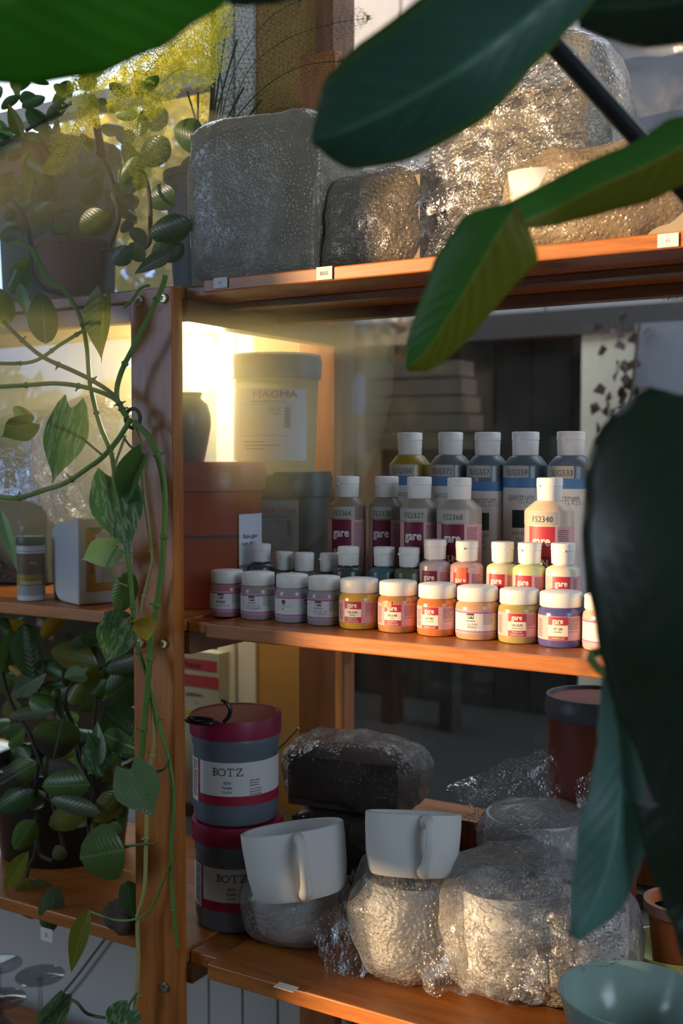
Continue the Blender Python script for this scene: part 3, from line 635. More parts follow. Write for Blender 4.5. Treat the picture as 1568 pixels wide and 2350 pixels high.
def magma(r, x, z, k, lbo, code):
    TX(r).text('MAGMA', x+.012*k, z, .010*k, 1.35, .03).build('lettering', ORG, lbo)
    a = TX(r); a.fine(x-.025*k, x+.03*k, z-.010*k, 1, .002, .0012, 3)
    x0, x1, z0, z1 = x-.045*k, x+.036*k, z-.060*k, z-.014*k; w = .0004
    a.rect(x0, x1, z1-w, z1).rect(x0, x1, z0, z0+w).rect(x0, x0+w, z0, z1).rect(x1-w, x1, z0, z1)
    a.rect(x+.002*k, x+.022*k, z-.018*k, z-.0185*k).rect(x+.002*k, x+.022*k, z-.025*k, z-.0255*k).text(code, x+.012*k, z-.0218*k, .0042*k, .9).text('medium', x+.016*k, z-.028*k, .003*k)
    for i in range(22): a.rect(x+.026*k, x+.034*k, z-(.018+i*.0014)*k, z-(.018+i*.0014+(.0009 if i % 3 else .0004))*k)
    a.fine(x-.038*k, x-.003*k, z-.068*k, 1, .002, .0014, 5).fine(x-.038*k, x+.018*k, z-.073*k, 1, .002, .0014, 6).fine(x-.034*k, x-.002*k, z-.078*k, 1, .002, .0014, 7)
    a.build('lettering', plain('print_brown', (.10, .075, .05), .6, 0), lbo)
magma(.0667, -.018, .128, .74, lb, 'MP265')
p3 = onY(634, 1000, 1.405); p3.z = Z_MID+.1785
CLB = cloudy('bucket_cream_plastic', (.66, .56, .30), .93, .3); CLL = cloudy('bucket_clear_lid', (.62, .58, .46), .75, .2)
bc = bucket('clear_bucket', 'translucent cream bucket with orange lettering stacked under the shelf', p3, face_cam(p3), .0645, .178, CLB, CLL)
lb = MB().patch(.0637, R(-84), R(44), .022, .126).build('paper_label', plain('label_cream2', (.70, .64, .50), .6, .03), bc)
magma(.0641, -.014, .118, 1.0, lb, 'UM150')
# vase on the red bucket
pv = onY(428, 1060, 1.25); 
t = thing('vase', 'grey-green ceramic vase standing on the red bucket behind the post', 'vase', (pv.x, 1.25, Z_MID+.1935), 0)
MB().lathe([(.022, 0), (.024, .002), (.030, .03), (.0345, .055), (.0345, .070), (.030, .086), (.021, .094), (.0205, .099), (.0185, .099), (.019, .094), (.027, .084), (.031, .068), (.020, .008), (0, .006)], 48).build('body', plain('vase_glaze', (.22, .21, .14), .3, .25, 12), t)
MB().lathe([(.0205, .097), (.0225, .099), (.0225, .102), (.0185, .102), (.0185, .097)], 40).build('rim', plain('vase_rim', (.10, .09, .06), .35), t)
# ------------------------------------------------------------------ left bay, middle shelf
pc = onY(180, 1405, 1.150); pc.z = Z_MID
t = thing('glaze_canister', 'white canister with an orange-framed label on the shelf left of the post', 'canister', pc, face_cam(pc)+R(24))
WP = plain('canister_white', (.66, .67, .68), .42, .03, 10)
def canister():
    w, d, h = .150, .092, .115; rr = .034; m = MB(); prof = []
    for k in range(9): q = R(90*k/8); prof.append((d-rr*1.0+rr*math.sin(q)*1.0, rr*1.3-rr*1.3*math.cos(q)))
    prof = [(0, 0)]+prof+[(d, h-.016), (d-.018, h-.002), (d*.35, h), (d*.25, h+.006), (0, h+.006)]
    n = len(prof); v = [(0, y, z) for y, z in prof]+[(w, y, z) for y, z in prof]
    f = [tuple(range(n-1, -1, -1)), tuple(range(n, 2*n))]+[(i, (i+1) % n, n+(i+1) % n, n+i) for i in range(n)]
    return m.add(v, f)
cb = canister().build('body', WP, t, True, 30, bevel=.003)
lb = TX(None, -.0006).rect(.012, .148, .018, .108).build('label', plain('label_orange', (.52, .22, .025), .55), t)
TX(None, -.0009).rect(.026, .148, .030, .100).rect(.034, .148, .030, .108).build('label_panel', LABW, lb)
a = TX(None, -.0012); a.poly([(.014, .108), (.040, .108), (.028, .098)]); a.text('BOTZ', .071, .091, .013, 1.0, .01).text('8 Farben', .083, .070, .0042, 1, .02).text('verschiedene', .078, .064, .0036).text('Set of 8 colours', .062, .056, .0036, 1, .015)
a.text('Ton', .052, .035, .003).text('Ton', .070, .035, .003).build('lettering', INK, lb)
TX(None, -.0012).text('ENGOBE', .0195, .058, .0055, .95, .01, 1, True).build('lettering', plain('print_dkbrown', (.14, .06, .01), .6), lb)
for k, c in enumerate(((.42, .38, .34), (.36, .26, .15))): TX(None, -.0012).poly([(.046+.018*k, .040), (.059+.018*k, .040), (.058+.018*k, .046), (.0535+.018*k, .053), (.049+.018*k, .049)]).build('swatch', plain('swatch_c%d' % k, c, .6), lb)
pg = onY(72, 1395, 1.165); pg.z = Z_MID
t = thing('filler_jar', 'white plastic jar with dark green lid beside the canister', 'jar', pg, face_cam(pg))
MB().lathe([(.0185, 0), (.0195, .001), (.0195, .070), (.0188, .071), (.0205, .072), (.0205, .0735), (.0195, .075), (.0195, .080)], 44).build('body', WP, t)
MB().lathe([(.0203, .0795), (.0205, .080), (.0205, .0905), (.0195, .092), (0, .092)], 60, .0002).build('lid', plain('lid_green', (.012, .075, .06), .4), t)
lb = MB().patch(.0197, R(-95), R(95), .008, .068).build('label', plain('label_photo', (.16, .09, .06), .5, .8, 160), t)
MB().patch(.0198, R(-95), R(95), .022, .038).build('label_band', plain('band_olive', (.34, .25, .04), .5), lb); MB().patch(.0198, R(-95), R(95), .008, .022).build('label_band', plain('band_grey', (.36, .37, .38), .5), lb)
a = TX(.0200); a.text('STEKPOEDER', 0, .0265, .0042, .95, .02).text('Poly', .004, .055, .004, 1).build('lettering', WHITE, lb)
# ------------------------------------------------------------------ big glaze tubs on the lower shelf
TUB = plain('tub_grey', (.13, .16, .20), .3, .06); TUBL = plain('tub_lid', (.30, .012, .055), .45, .05)
def tub(z, label, dx=0, dr=0):
    p = onY(543+dx, 2100, 1.245); p.z = z
    t = thing('glaze_tub', label, 'tub', p, face_cam(p)+dr, 'big glaze tubs stacked on the lower shelf')
    r = .0605; h = .143
    MB().lathe([(r*.86, 0), (r*.92, .002), (r*.95, .010), (r*.97, .020), (r*.97, .100), (r, .108), (r*.985, .118), (r*.96, .122)], 64).build('body', TUB, t)
    MB().lathe([(r*1.00, .117), (r*1.03, .1175), (r*1.04, .140), (r*1.02, h), (r*.97, h), (r*.96, h-.0012), (0, h-.0012)], 140, .0003).build('lid', TUBL, t, ang=60)
    rl = r*.97+.0001
    lb = MB().patch(rl, R(-100), R(100), .030, .088).build('label', LABW, t)
    TX(rl+.00012).rect(-.0610, -.0560, .030, .088).rect(-.0560, .100, .030, .043).build('red_band', plain('band_crimson', (.34, .012, .04), .55), lb)
    a = TX(rl+.0002); a.text('O', -.0192, .0757, .0112, 1.05, -.004).rect(-.0121, -.0025, .0797, .0808).rect(-.0080, -.0066, .0703, .0808)
    # slab-serif B and Z built from strokes
    x = -.0315; s = .0011
    a.rect(x-.0012, x+.0042, .0805, .0805-s).rect(x-.0012, x+.0042, .0704, .0704+s).rect(x+.0006, x+.0022, .0704, .0805).text('B', x+.0032, .0757, .0105, .95, -.004)
    x = .0046; a.rect(x-.0042, x+.0042, .0797, .0808).rect(x-.0042, x+.0046, .0703, .0714).rect(x-.0044, x-.0034, .0775, .0808).rect(x+.0038, x+.0048, .0703, .0738); a.poly([(x+.0024, .0800), (x+.0042, .0800), (x-.0024, .0712), (x-.0042, .0712)])
    for q in (-.0073,): a.rect(q-.0024, q+.0024, .0703, .0713).rect(q-.0050, q-.0041, .0775, .0808).rect(q+.0041, q+.0050, .0775, .0808)
    a.text('9870', -.012, .0610, .0042, .9, .01).text('Vanille', -.012, .0550, .0042, .95, .01).text('Vanilla', -.012, .0490, .0036, .95)
    a.fine(.0185, .0330, .0645, 3, .0035, .0013, 2).fine(.0185, .0360, .0525, 3, .0035, .0013, 4).fine(-.078, -.0635, .085, 14, .0036, .0017, 9).build('lettering', INK, lb)
    TX(rl+.0003).text('STEINZEUG', -.0585, .066, .0028, 1, 0, 1, True).build('lettering', plain('print_pink', (.5, .2, .25), .6), lb)
    return t
tub(Z_LOW, 'grey glaze tub with crimson lid, lower of the two stacked', 3, R(3)); tub(Z_LOW+.143, 'grey glaze tub with crimson lid, upper one carrying the metal hook', 0)
# ------------------------------------------------------------------ bits on the tubs
zt = Z_LOW+.286
ph = onZ(478, 1664, zt)
t = thing('metal_hook', 'dark curled metal hook lying on the upper glaze tub', 'hook', (ph.x, ph.y, zt))
pts = []
for k in range(26):
    q = R(-20+k*15); pts.append(Vector((-.012+.022*math.cos(q), .012*math.sin(q), .004)))
vr = _R; lp = [Vector((0, 0, 0))+vr*(.020)+_Z*.004, vr*.026+_Z*.010, vr*.029+_Z*.020, vr*.024+_Z*.029, vr*.017+_Z*.033]
MB().tube(spline(pts, 40), .0028, 8).build('ring', BLACKM, t); MB().tube(spline(lp, 20), [.0028]*14+[.0026, .0024, .0022, .002, .0018, .0015], 8).build('hook_arm', BLACKM, t)
a, b = onY(640, 1718, 1.33), onY(684, 1672, 1.33)
t = thing('metal_rod', 'thin shiny metal rod leaning behind the crimson tub lid', 'rod', (0, 0, 0))
MB().tube([a+(a-b)*3.1, b], .0016, 8).build('rod', STEEL, t)
MB().tube([b, b+(b-a)*.03], .002, 8).build('tip', STEEL, t)
# ------------------------------------------------------------------ packaging box behind the casement
pf = onY(470, 1640, 1.555)
x0 = onY(425, 1600, 1.56).x; x1 = onY(505, 1600, 1.56).x; z1 = onY(480, 1497, 1.56).z
t = thing('product_box', 'pale packaging box with red and yellow bands standing on the window sill', 'box', ((x0+x1)/2-.03, 1.572, .640))
w = (x1-x0)/2+.03; h = z1-.640
MB().box((-w, -.015, 0), (w, .015, h)).build('carton', plain('carton_pale', (.42, .43, .36), .6), t, False, bevel=.001)
f = TX(None, -.0154); f.rect(-w, w, h-.063, h-.042).rect(-w*.6, w*.95, h-.033, h-.014).build('red_band', plain('carton_red', (.36, .04, .05), .6), t)
TX(None, -.0154).rect(-w, w, h-.118, h-.106).build('yellow_band', plain('carton_yellow', (.45, .36, .03), .6), t)
a = TX(None, -.0158); a.text('fischer', .012, h-.0235, .011, .9, .02).build('lettering', plain('carton_print', (.55, .3, .28), .6), t)
TX(None, -.0158).text('8 Ø8/40/60 S', .016, h-.077, .0065, .8, .01).text('10 x', .02, h-.090, .004).build('lettering', INK, t)
# ------------------------------------------------------------------ cups
BISQ = plain('bisque_white', (.70, .70, .69), .55, .03, 10)
def cup(name, label, p, M, r, h, hang, taper=.90, mat=BISQ, group='white bisque cups'):
    t = thing(name, label, 'cup', p, 0, group); t.matrix_world = Matrix.Translation(p) @ M
    wl = .0042
    MB().lathe([(r*taper*.82, 0), (r*taper*.93, .001), (r*taper*.99, .006), (r*.96, h*.35), (r, h*.8), (r, h-.001), (r-wl*.5, h), (r-wl, h-.001), (r-wl, h*.75), (r*taper-wl, .010), (r*.4, .007), (0, .0065)], 72).build('body', mat, t)
    rad = Matrix.Rotation(hang, 4, 'Z')
    prof = [(r*.93, h*.86), (r+.006, h*.93), (r+.017, h*.88), (r+.022, h*.70), (r+.019, h*.50), (r+.011, h*.30), (r+.004, h*.17), (r*.94, h*.12)]
    pts = spline([Vector((0, -a, b)) for a, b in prof], 26)
    m = MB(); m.tube([rad @ q for q in pts], lerp_list([.0075, .0062, .0055, .0056, .0058, .0062, .0078, .0085], 26), 12); m.build('handle', mat, t)
    return t
def view_tilt(deg, axis=None): return Matrix.Rotation(R(deg), 4, axis or _F)
pm = onT(945, 2008, 1.365); zc2 = pm.z
cup('bisque_cup', 'white bisque cup upright on the sunlit bubble wrap', pm, view_tilt(2.5) @ Matrix.Rotation(R(-15), 4, _R) @ Matrix.Rotation(face_cam(pm)+R(14), 4, 'Z'), .0585, .0735, R(0))
pm = onT(690, 2052, 1.42)
cup('bisque_cup', 'white bisque cup tilted on the wrapped cup beside the tubs', pm, view_tilt(-8) @ Matrix.Rotation(R(-11), 4, _R) @ Matrix.Rotation(face_cam(pm)+R(8), 4, 'Z'), .0655, .083, R(0))
# ------------------------------------------------------------------ bubble wrap
def blob(name, label, c, half, rz, seed, mat, p=3.0, fold=.012, fine=.004, nu=96, nv=56, core=None, corek=.9, cat='package', group=None, freq=9, tilt=None):
    """superellipsoid parcel standing on c (its base centre), creased by ridged noise"""
    t = thing(name, label, cat, c, rz, group); m = MB(); g = Vector((seed*3.1, seed*1.7, seed*.9)); f = []; a, b, h = half
    sg = lambda x, e: math.copysign(abs(x)**e, x); e = 2/p
    for i in range(nv+1):
        ph = -math.pi/2+math.pi*i/nv
        for k in range(nu):
            th = 2*math.pi*k/nu
            d = Vector((sg(math.cos(ph), e)*sg(math.cos(th), e), sg(math.cos(ph), e)*sg(math.sin(th), e), sg(math.sin(ph), e)))
            q = Vector((d.x*a, d.y*b, d.z*h)); n = Vector((d.x/a, d.y/b, d.z/h)).normalized()
            r1 = 1-abs(noise.noise(q*freq+g))*2; r2 = 1-abs(noise.noise(q*freq*2.3+g*2))*2; r3 = noise.noise(q*freq*6+g)
            q = q+n*(fold*(r1*.8+r2*.45)+fine*r3)
            q.z = max(q.z, -h)+h; m.v.append(tuple(q))
    for i in range(nv):
        for k in range(nu): f.append((i*nu+k, i*nu+(k+1) % nu, (i+1)*nu+(k+1) % nu, (i+1)*nu+k))
    m.f = f
    o = m.build('wrapping', mat, t, True, 28)
    if core: 
        m2 = MB(); m2.lathe([(a*corek*.7, .006), (a*corek*.85, .012), (a*corek, h*.9), (a*corek, 2*h*corek), (a*corek*.95, 2*h*corek), (a*corek*.6, .02), (0, .02)], 40, squash=b/a) if core == 'cup' else m2.box((-a*corek, -b*corek, .004), (a*corek, b*corek, 2*h*corek)); m2.build('contents', core_mat[0], t)
    return t
core_mat = [BISQ]
def sheet(name, label, corners, seed, mat, nu=44, nv=36, fold=.012, freq=11, jag=.08, parent=None, cat='bubble wrap'):
    a, b, c, d = corners; m = MB(); g = Vector((seed*2.3, seed*.7, seed*1.9)); n = (b-a).cross(d-a).normalized(); base = (a+b+c+d)/4
    for i in range(nv+1):
        for k in range(nu+1):
            u = k/nu; v = i/nv
            u2 = u+jag*noise.noise(Vector((v*5, seed, k > nu/2)))*(abs(u-.5)*2)**3; v2 = v+jag*noise.noise(Vector((u*5, seed+9, i > nv/2)))*(abs(v-.5)*2)**3
            q = (a*(1-u2)+b*u2)*(1-v2)+(d*(1-u2)+c*u2)*v2
            r = 1-abs(noise.noise(q*freq+g))*2; r2 = 1-abs(noise.noise(q*freq*2.2+g))*2
            q = q+n*fold*(r*.9+r2*.5)+n*.003*noise.noise(q*70)
            m.v.append(tuple(q-base))
    W = nu+1
    m.f = [(i*W+k, i*W+k+1, (i+1)*W+k+1, (i+1)*W+k) for i in range(nv) for k in range(nu)]
    if parent is None:
        o = m.build(name, mat, None, True, 28); tag(o, label, cat); o.location = base
    else:
        o = m.build(name, mat, None, True, 28); o.parent = parent; o.matrix_parent_inverse = Matrix.Identity(4); o.location = base-Vector(parent.location)
        pr = parent.rotation_euler.z; o.location = Matrix.Rotation(-pr, 3, 'Z') @ o.location; o.rotation_euler = (0, 0, -pr)
    return o
def at_shelf(px, y, z): 
    q = onY(px, 1000, y); return Vector((q.x, y, z))
BW = 'bubble-wrapped parcels'
# lower shelf: wrapped cup below the tilted cup
c = at_shelf(675, 1.235, Z_LOW); core_mat[0] = BISQ
blob('wrapped_cup', 'cup in bubble wrap carrying the tilted bisque cup', c, (.066, .066, .050), .3, 1, WRAP, 2.6, .006, .002, core='cup', corek=.88, group=BW)
sheet('bubble_wrap_flap', 'crumpled bubble wrap flap between the two upright cups', [onY(700, 2120, 1.165), onY(850, 2030, 1.20), onY(880, 2240, 1.17), onY(745, 2250, 1.15)], 3, WRAPT, fold=.014)
sheet('bubble_wrap_flap', 'small crumple of bubble wrap below the tilted cup rim', [onY(765, 2010, 1.20), onY(840, 1975, 1.20), onY(850, 2100, 1.19), onY(775, 2090, 1.18)], 5, WRAPT, fold=.014)
# big sunlit pile
c = at_shelf(955, 1.225, Z_LOW)
blob('wrapped_cup', 'large sunlit bubble-wrapped stack below the upright cup', c, (.074, .072, .072), .5, 7, WRAP, 2.8, .009, .003, core='cup', corek=.86, group=BW)
c = at_shelf(1180, 1.245, Z_LOW)
blob('wrapped_cup', 'sunlit bubble-wrapped cup in the middle of the lower shelf', c, (.082, .075, .082), .9, 11, WRAP, 2.5, .014, .003, core='cup', corek=.78, group=BW)
c = at_shelf(1345, 1.27, Z_LOW)
blob('wrapped_cup', 'bubble-wrapped cup behind the turquoise bowl and hanging leaf tip', c, (.070, .065, .070), .2, 17, WRAP, 2.5, .012, .003, core='cup', corek=.8, group=BW)
sheet('bubble_wrap_sheet', 'wide loose sheet of sunlit bubble wrap draped over the wrapped cups', [onY(850, 2020, 1.185), onY(1200, 1985, 1.20), onY(1235, 2300, 1.145), onY(960, 2270, 1.14)], 21, WRAPT, 80, 70, .013, 13, .10)
sheet('bubble_wrap_sheet', 'loose sunlit bubble wrap reaching to the turquoise bowl', [onY(1130, 1975, 1.20), onY(1400, 2060, 1.21), onY(1430, 2200, 1.17), onY(1170, 2300, 1.15)], 24, WRAPT, 70, 60, .016, 12, .12)
c = at_shelf(1245, 1.355, Z_LOW+.148)
c.z = onY(1245, 2000, 1.33).z
blob('wrapped_bowl', 'pale bowl in bubble wrap on top of the pile', c, (.075, .07, .036), .4, 31, WRAP, 2.6, .006, .002, core='cup', corek=.9, group=BW)
c = at_shelf(1250, 1.36, Z_LOW); 
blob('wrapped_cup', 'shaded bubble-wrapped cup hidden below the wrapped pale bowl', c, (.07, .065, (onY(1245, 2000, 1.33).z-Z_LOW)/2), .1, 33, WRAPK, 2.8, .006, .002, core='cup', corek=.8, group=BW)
sheet('bubble_wrap_sheet', 'dark glinting sheet of bubble wrap standing up before the black glass', [onY(1030, 1800, 1.36), onY(1285, 1690, 1.42), onY(1300, 1900, 1.40), onY(1085, 1900, 1.34)], 41, WRAPT, fold=.016)
sheet('bubble_wrap_flap', 'small bubble wrap tip showing beside the hanging leaf', [onY(1320, 1790, 1.36), onY(1390, 1750, 1.38), onY(1400, 1860, 1.36), onY(1325, 1850, 1.35)], 43, WRAPT, 26, 22, .01)
core_mat[0] = plain('carton_brown', (.07, .045, .03), .8); c = at_shelf(815, 1.40, zz(-.47)); c.z = onY(815, 1868, 1.36).z
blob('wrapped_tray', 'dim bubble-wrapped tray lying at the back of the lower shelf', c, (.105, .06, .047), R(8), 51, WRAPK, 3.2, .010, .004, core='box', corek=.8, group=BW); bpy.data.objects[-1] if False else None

c2 = Vector((c.x, 1.40, Z_LOW))
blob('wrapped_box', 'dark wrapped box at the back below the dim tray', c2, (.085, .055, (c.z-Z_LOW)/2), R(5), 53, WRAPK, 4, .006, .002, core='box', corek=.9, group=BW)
# dark red bucket far back
pr = at_shelf(1372, 1.465, Z_LOW)
t = bucket('brown_red_bucket', 'tall dark red-brown bucket with grey lid behind the hanging leaf', pr, 0, .062, .318, plain('bucket_brownred', (.17, .030, .012), .5, .15), plain('bucket_grey_lid', (.11, .11, .12), .4), lf=.91)
tag(MB().box((-2.2, 2.35, .3), (1.0, 2.75, 1.015)).build('garden_bench', plain('bench_grey', (.075, .075, .078), .8), smooth=False), 'grey bench top outside the dusty window under the jar shelf', 'bench') if False else None
# upper shelf parcels
core_mat[0] = plain('carton_inner', (.30, .25, .17), .8)
c = at_shelf(640, 1.245, Z_TOP)
blob('wrapped_box', 'big milky bubble-wrapped box at the end of the upper shelf', c, (.098, .075, .107), R(6), 61, WRAPD, 6, .006, .003, 120, 80, core='box', corek=.92, group=BW)
sheet('bubble_wrap_flap', 'glinting crumpled end of bubble wrap beside the milky box', [onY(415, 400, 1.22), onY(500, 330, 1.20), onY(495, 600, 1.165), onY(440, 520, 1.19)], 63, WRAPT, 36, 40, .018, 16)
c = at_shelf(905, 1.255, Z_TOP)
blob('wrapped_box', 'brownish bubble-wrapped parcel between the milky box and the drooping leaf', c, (.085, .07, .066), R(-4), 67, WRAPB, 3.5, .010, .003, core='box', corek=.85, group=BW)
c = at_shelf(1215, 1.285, Z_TOP)
blob('wrapped_plates', 'tall layered bubble-wrapped parcel behind the rod', c, (.112, .072, .138), R(3), 71, wrapmat('bubble_wrap_silver', .30, (.72, .70, .62), 190, .12, .45), 3.0, .010, .003, 110, 70, core='box', corek=.74, group=BW)
for k in range(4):
    zc_ = Z_TOP+.045+k*.048
    sheet('bubble_wrap_layer', ['lowest', 'second lowest', 'third', 'topmost'][k]+' fold of bubble wrap across the tall layered parcel', [Vector((c.x-.12, 1.195, zc_+.022)), Vector((c.x+.09, 1.20, zc_+.035)), Vector((c.x+.09, 1.19, zc_-.02)), Vector((c.x-.115, 1.185, zc_-.026))], 73+k, WRAPT, 50, 16, .010, 14)
c = at_shelf(1410, 1.235, Z_TOP)
blob('wrapped_box', 'sunlit bubble-wrapped parcel under the rod at the shelf edge', c, (.115, .08, .056), R(0), 81, wrapmat('bubble_wrap_warm', .28, (.78, .62, .44), 170, .12, .5), 3.2, .010, .003, 110, 60, core='box', corek=.85, group=BW)
pa = [onY(1165, 395, 1.165), onY(1290, 385, 1.165), onY(1290, 480, 1.165), onY(1175, 480, 1.165)]
pp = MB(); nn = 10
for i in range(nn+1):
    for s_ in (0, 1):
        q = pa[0].lerp(pa[1], i/nn) if s_ else pa[3].lerp(pa[2], i/nn); pp.v.append(tuple(q+Vector((0, -.012*math.sin(math.pi*i/nn), 0))))
pp.f = [(2*i, 2*i+2, 2*i+3, 2*i+1) for i in range(nn)]
o = pp.build('paper_wrapper', PAPER); tag(o, 'smooth white paper bulging from the bubble wrap above the bent leaf', 'paper'); o.modifiers.new('thick', 'SOLIDIFY').thickness = .001
sheet('plastic_film', 'grey-blue sheet of plastic film behind the rod at the top', [onY(1290, 60, 1.42), onY(1640, 60, 1.38), onY(1640, 420, 1.34), onY(1330, 250, 1.40)], 91, SHEET, 40, 40, .012, 6, .03, cat='plastic sheet')
sheet('bubble_wrap_flap', 'bubble wrap corner hanging under the upper shelf at the picture edge', [onY(1430, 640, 1.345), onY(1600, 630, 1.33), onY(1600, 690, 1.335), onY(1520, 690, 1.34)], 95, wrapmat('bubble_wrap_gold', .35, (.8, .66, .42)), 30, 16, .006)
# left bay wraps, middle shelf
c = at_shelf(215, 1.235, Z_MID+.120)
c.z = onY(215, 1212, 1.22).z
core_mat[0] = plain('carton_grey', (.06, .06, .06), .8)
blob('wrapped_vase', 'translucent bubble-wrapped vessel above the white canister', c, (.072, .06, .088), R(30), 101, wrapmat('bubble_wrap_crisp', .34, (.74, .76, .80), 120, .09, 1.0), 2.4, .014, .004, core=None, group=BW)
MB().box((c.x-.06, 1.21, Z_MID), (c.x+.05, 1.30, c.z)).build('glaze_carton', core_mat[0], None, False, bevel=.002); tag(bpy.data.objects['glaze_carton'], 'grey carton behind the white canister carrying the wrapped vessel', 'box')
c = at_shelf(40, 1.33, Z_MID)
blob('wrapped_box', 'dark speckled bubble-wrapped parcel behind the green-lidded jar', c, (.085, .06, .075), R(20), 107, WRAPK, 3, .010, .004, core='box', corek=.9, group=BW)
sheet('bubble_wrap_flap', 'silvery bubble wrap spilling over the dark parcel at the picture edge', [onY(-20, 1030, 1.25), onY(110, 980, 1.24), onY(140, 1180, 1.22), onY(-20, 1120, 1.23)], 109, WRAP, 36, 30, .014)
sheet('plastic_film', 'pale film hanging behind the vines against the casement', [onY(-30, 770, 1.46), onY(300, 750, 1.46), onY(300, 905, 1.44), onY(-30, 960, 1.44)], 111, cloudy('film_warm', (.60, .50, .30), .84, .25), 36, 24, .01, 6, cat='plastic sheet')
# ------------------------------------------------------------------ price tags on shelf edges
def shelf_tag(x0, y0, x1, y1, yy, label, txt=None, lying=None):
    if lying is None:
        a = onY(x0, (y0+y1)/2, yy); b = onY(x1, (y0+y1)/2, yy); z1 = onY((x0+x1)/2, y0, yy).z; z0 = onY((x0+x1)/2, y1, yy).z
        o = MB().box((a.x, yy-.0007, z0), (b.x, yy-.0002, z1)).build('price_tag', PAPER, None, False); tag(o, label, 'tag', 'paper tags on the shelf edges')
        if txt: m = TX(None, yy-.001); m.text(txt, (a.x+b.x)/2, (z0+z1)/2, (z1-z0)*.32, .8, -.005); q = m.build('lettering', GREYT, None); q.parent = o
shelf_tag(491, 637, 522, 661, YFR, 'small paper tag on the upper shelf edge nearest the post', '42')
shelf_tag(727, 612, 763, 642, YFR, 'paper tag reading BASE on the upper shelf edge', 'BASE')
shelf_tag(1510, 536, 1558, 567, YFR, 'sunlit paper tag on the upper shelf edge at the picture edge', '65')
shelf_tag(94, 2130, 121, 2160, YFR+.021, 'paper tag on the lower shelf edge under the potted plant', '35')
a = onZ(657, 2267, Z_LOW); o = MB().box((-.014, -.007, 0), (.014, .007, .0006)).build('price_tag', PAPER, None, False); o.location = (a.x, a.y, Z_LOW+.0006); tag(o, 'paper tag lying flat on the lower shelf below the cups', 'tag', 'paper tags on the shelf edges')
# ------------------------------------------------------------------ bowls and pot at the lower right
def bowl(name, label, p, r, h, mat, cat='bowl', tl=None):
    t = thing(name, label, cat, p); 
    MB().lathe([(r*.45, 0), (r*.47, .003), (r*.72, h*.25), (r*.9, h*.6), (r, h-.001), (r-.0012, h), (r-.003, h-.001), (r*.87, h*.6), (r*.68, h*.28), (r*.4, .007), (0, .006)], 72).build('body', mat, t)
    MB().lathe([(r*.40, -.0), (r*.47, 0), (r*.47, .004), (r*.40, .004)], 48).build('foot', mat, t); return t
pb_ = onT(1452, 2275, 1.185); r_ = 168*mpp(pb_); 
bowl('turquoise_bowl', 'turquoise glazed bowl at the lower corner of the shelf', Vector((pb_.x, pb_.y, Z_LOW)), r_, pb_.z-Z_LOW, plain('glaze_turquoise', (.34, .48, .43), .2, .1, 8))
py_ = onT(1548, 2168, 1.36); bowl('lime_bowl', 'pale yellow-green bowl holding the terracotta pot', Vector((py_.x, py_.y, Z_LOW)), 112*mpp(py_), max(.05, py_.z-Z_LOW), plain('glaze_lime', (.48, .50, .17), .3, .06, 8))
t = thing('terracotta_pot', 'orange terracotta pot in the pale yellow-green bowl', 'pot', Vector((py_.x+.006, py_.y+.0, Z_LOW+.012))); hp = onT(1520, 2062, 1.36).z-Z_LOW-.012
MB().lathe([(.028, 0), (.029, .002), (.037, hp-.012), (.040, hp-.0115), (.041, hp), (.036, hp), (.034, hp-.012), (.027, .01), (0, .01)], 48).build('body', plain('terracotta_orange', (.60, .15, .04), .7, .12, 20), t)
MB().lathe([(.0405, hp-.013), (.042, hp-.012), (.0425, hp+.001), (.036, hp+.001), (.036, hp-.013)], 48).build('rim', plain('terracotta_pale', (.45, .25, .17), .8), t)
# ------------------------------------------------------------------ glasses, stone and cable in the lower left
def wineglass(px, py, y, r, label):
    q = onY(px, py, y); zb = .205; h = q.z-zb
    t = thing('wine_glass', label, 'glass', (q.x, y, zb), 0, 'upturned wine glasses')
    MB().lathe([(.030, 0), (.0305, .0), (.036, .04), (.034, .07), (.020, .095), (.006, .105), (.0045, .11), (.0035, .118), (.019, .094), (.033, .07), (.035, .04), (.0295, 0)], 48).build('bowl', GLASSC, t)
    MB().lathe([(.0036, .10), (.0034, h-.012), (.006, h-.005)], 20).build('stem', GLASSC, t)
    MB().lathe([(.005, h-.006), (r, h-.0015), (r+.0006, h-.0003), (r, h+.0006), (0, h+.0012)], 56).build('foot', GLASSC, t)
wineglass(92, 2238, 1.235, .0375, 'upturned wine glass with its round foot under the hanging leaf tip')
wineglass(-2, 2212, 1.30, .0375, 'upturned wine glass at the back by the picture edge')
wineglass(2, 2292, 1.195, .0375, 'upturned wine glass at the front by the picture edge')
struct(MB().box((-2.15, 1.13, .187), (-.985, 1.50, .2045)).build('floor_shelf', WOOD_X, None, False)); tag(bpy.data.objects['floor_shelf'], 'lowest wooden shelf board carrying the upturned wine glasses', 'shelf')
q = onZ(268, 2145, Z_LOW); q.y += .02
t = thing('stone', 'knobbly brown stone on the lower shelf beside the post', 'stone', (q.x, q.y, Z_LOW)); bm = bmesh.new(); bmesh.ops.create_icosphere(bm, subdivisions=4, radius=1)
m = MB(); m.v = [tuple(Vector((v.co.x*.030, v.co.y*.026, v.co.z*.024))*(1+.35*noise.noise(v.co*1.7)+.16*noise.noise(v.co*5))) for v in bm.verts]; m.v = [(a, b, max(c, -.018)+.018) for a, b, c in m.v]; m.f = [tuple(v.index for v in f.verts) for f in bm.faces]; bm.free()
m.build('rock', plain('stone_brown', (.09, .065, .05), .9, .4, 40, .5), t, True, 80)
a, b = onY(218, 2185, 1.56), onY(140, 2285, 1.56)
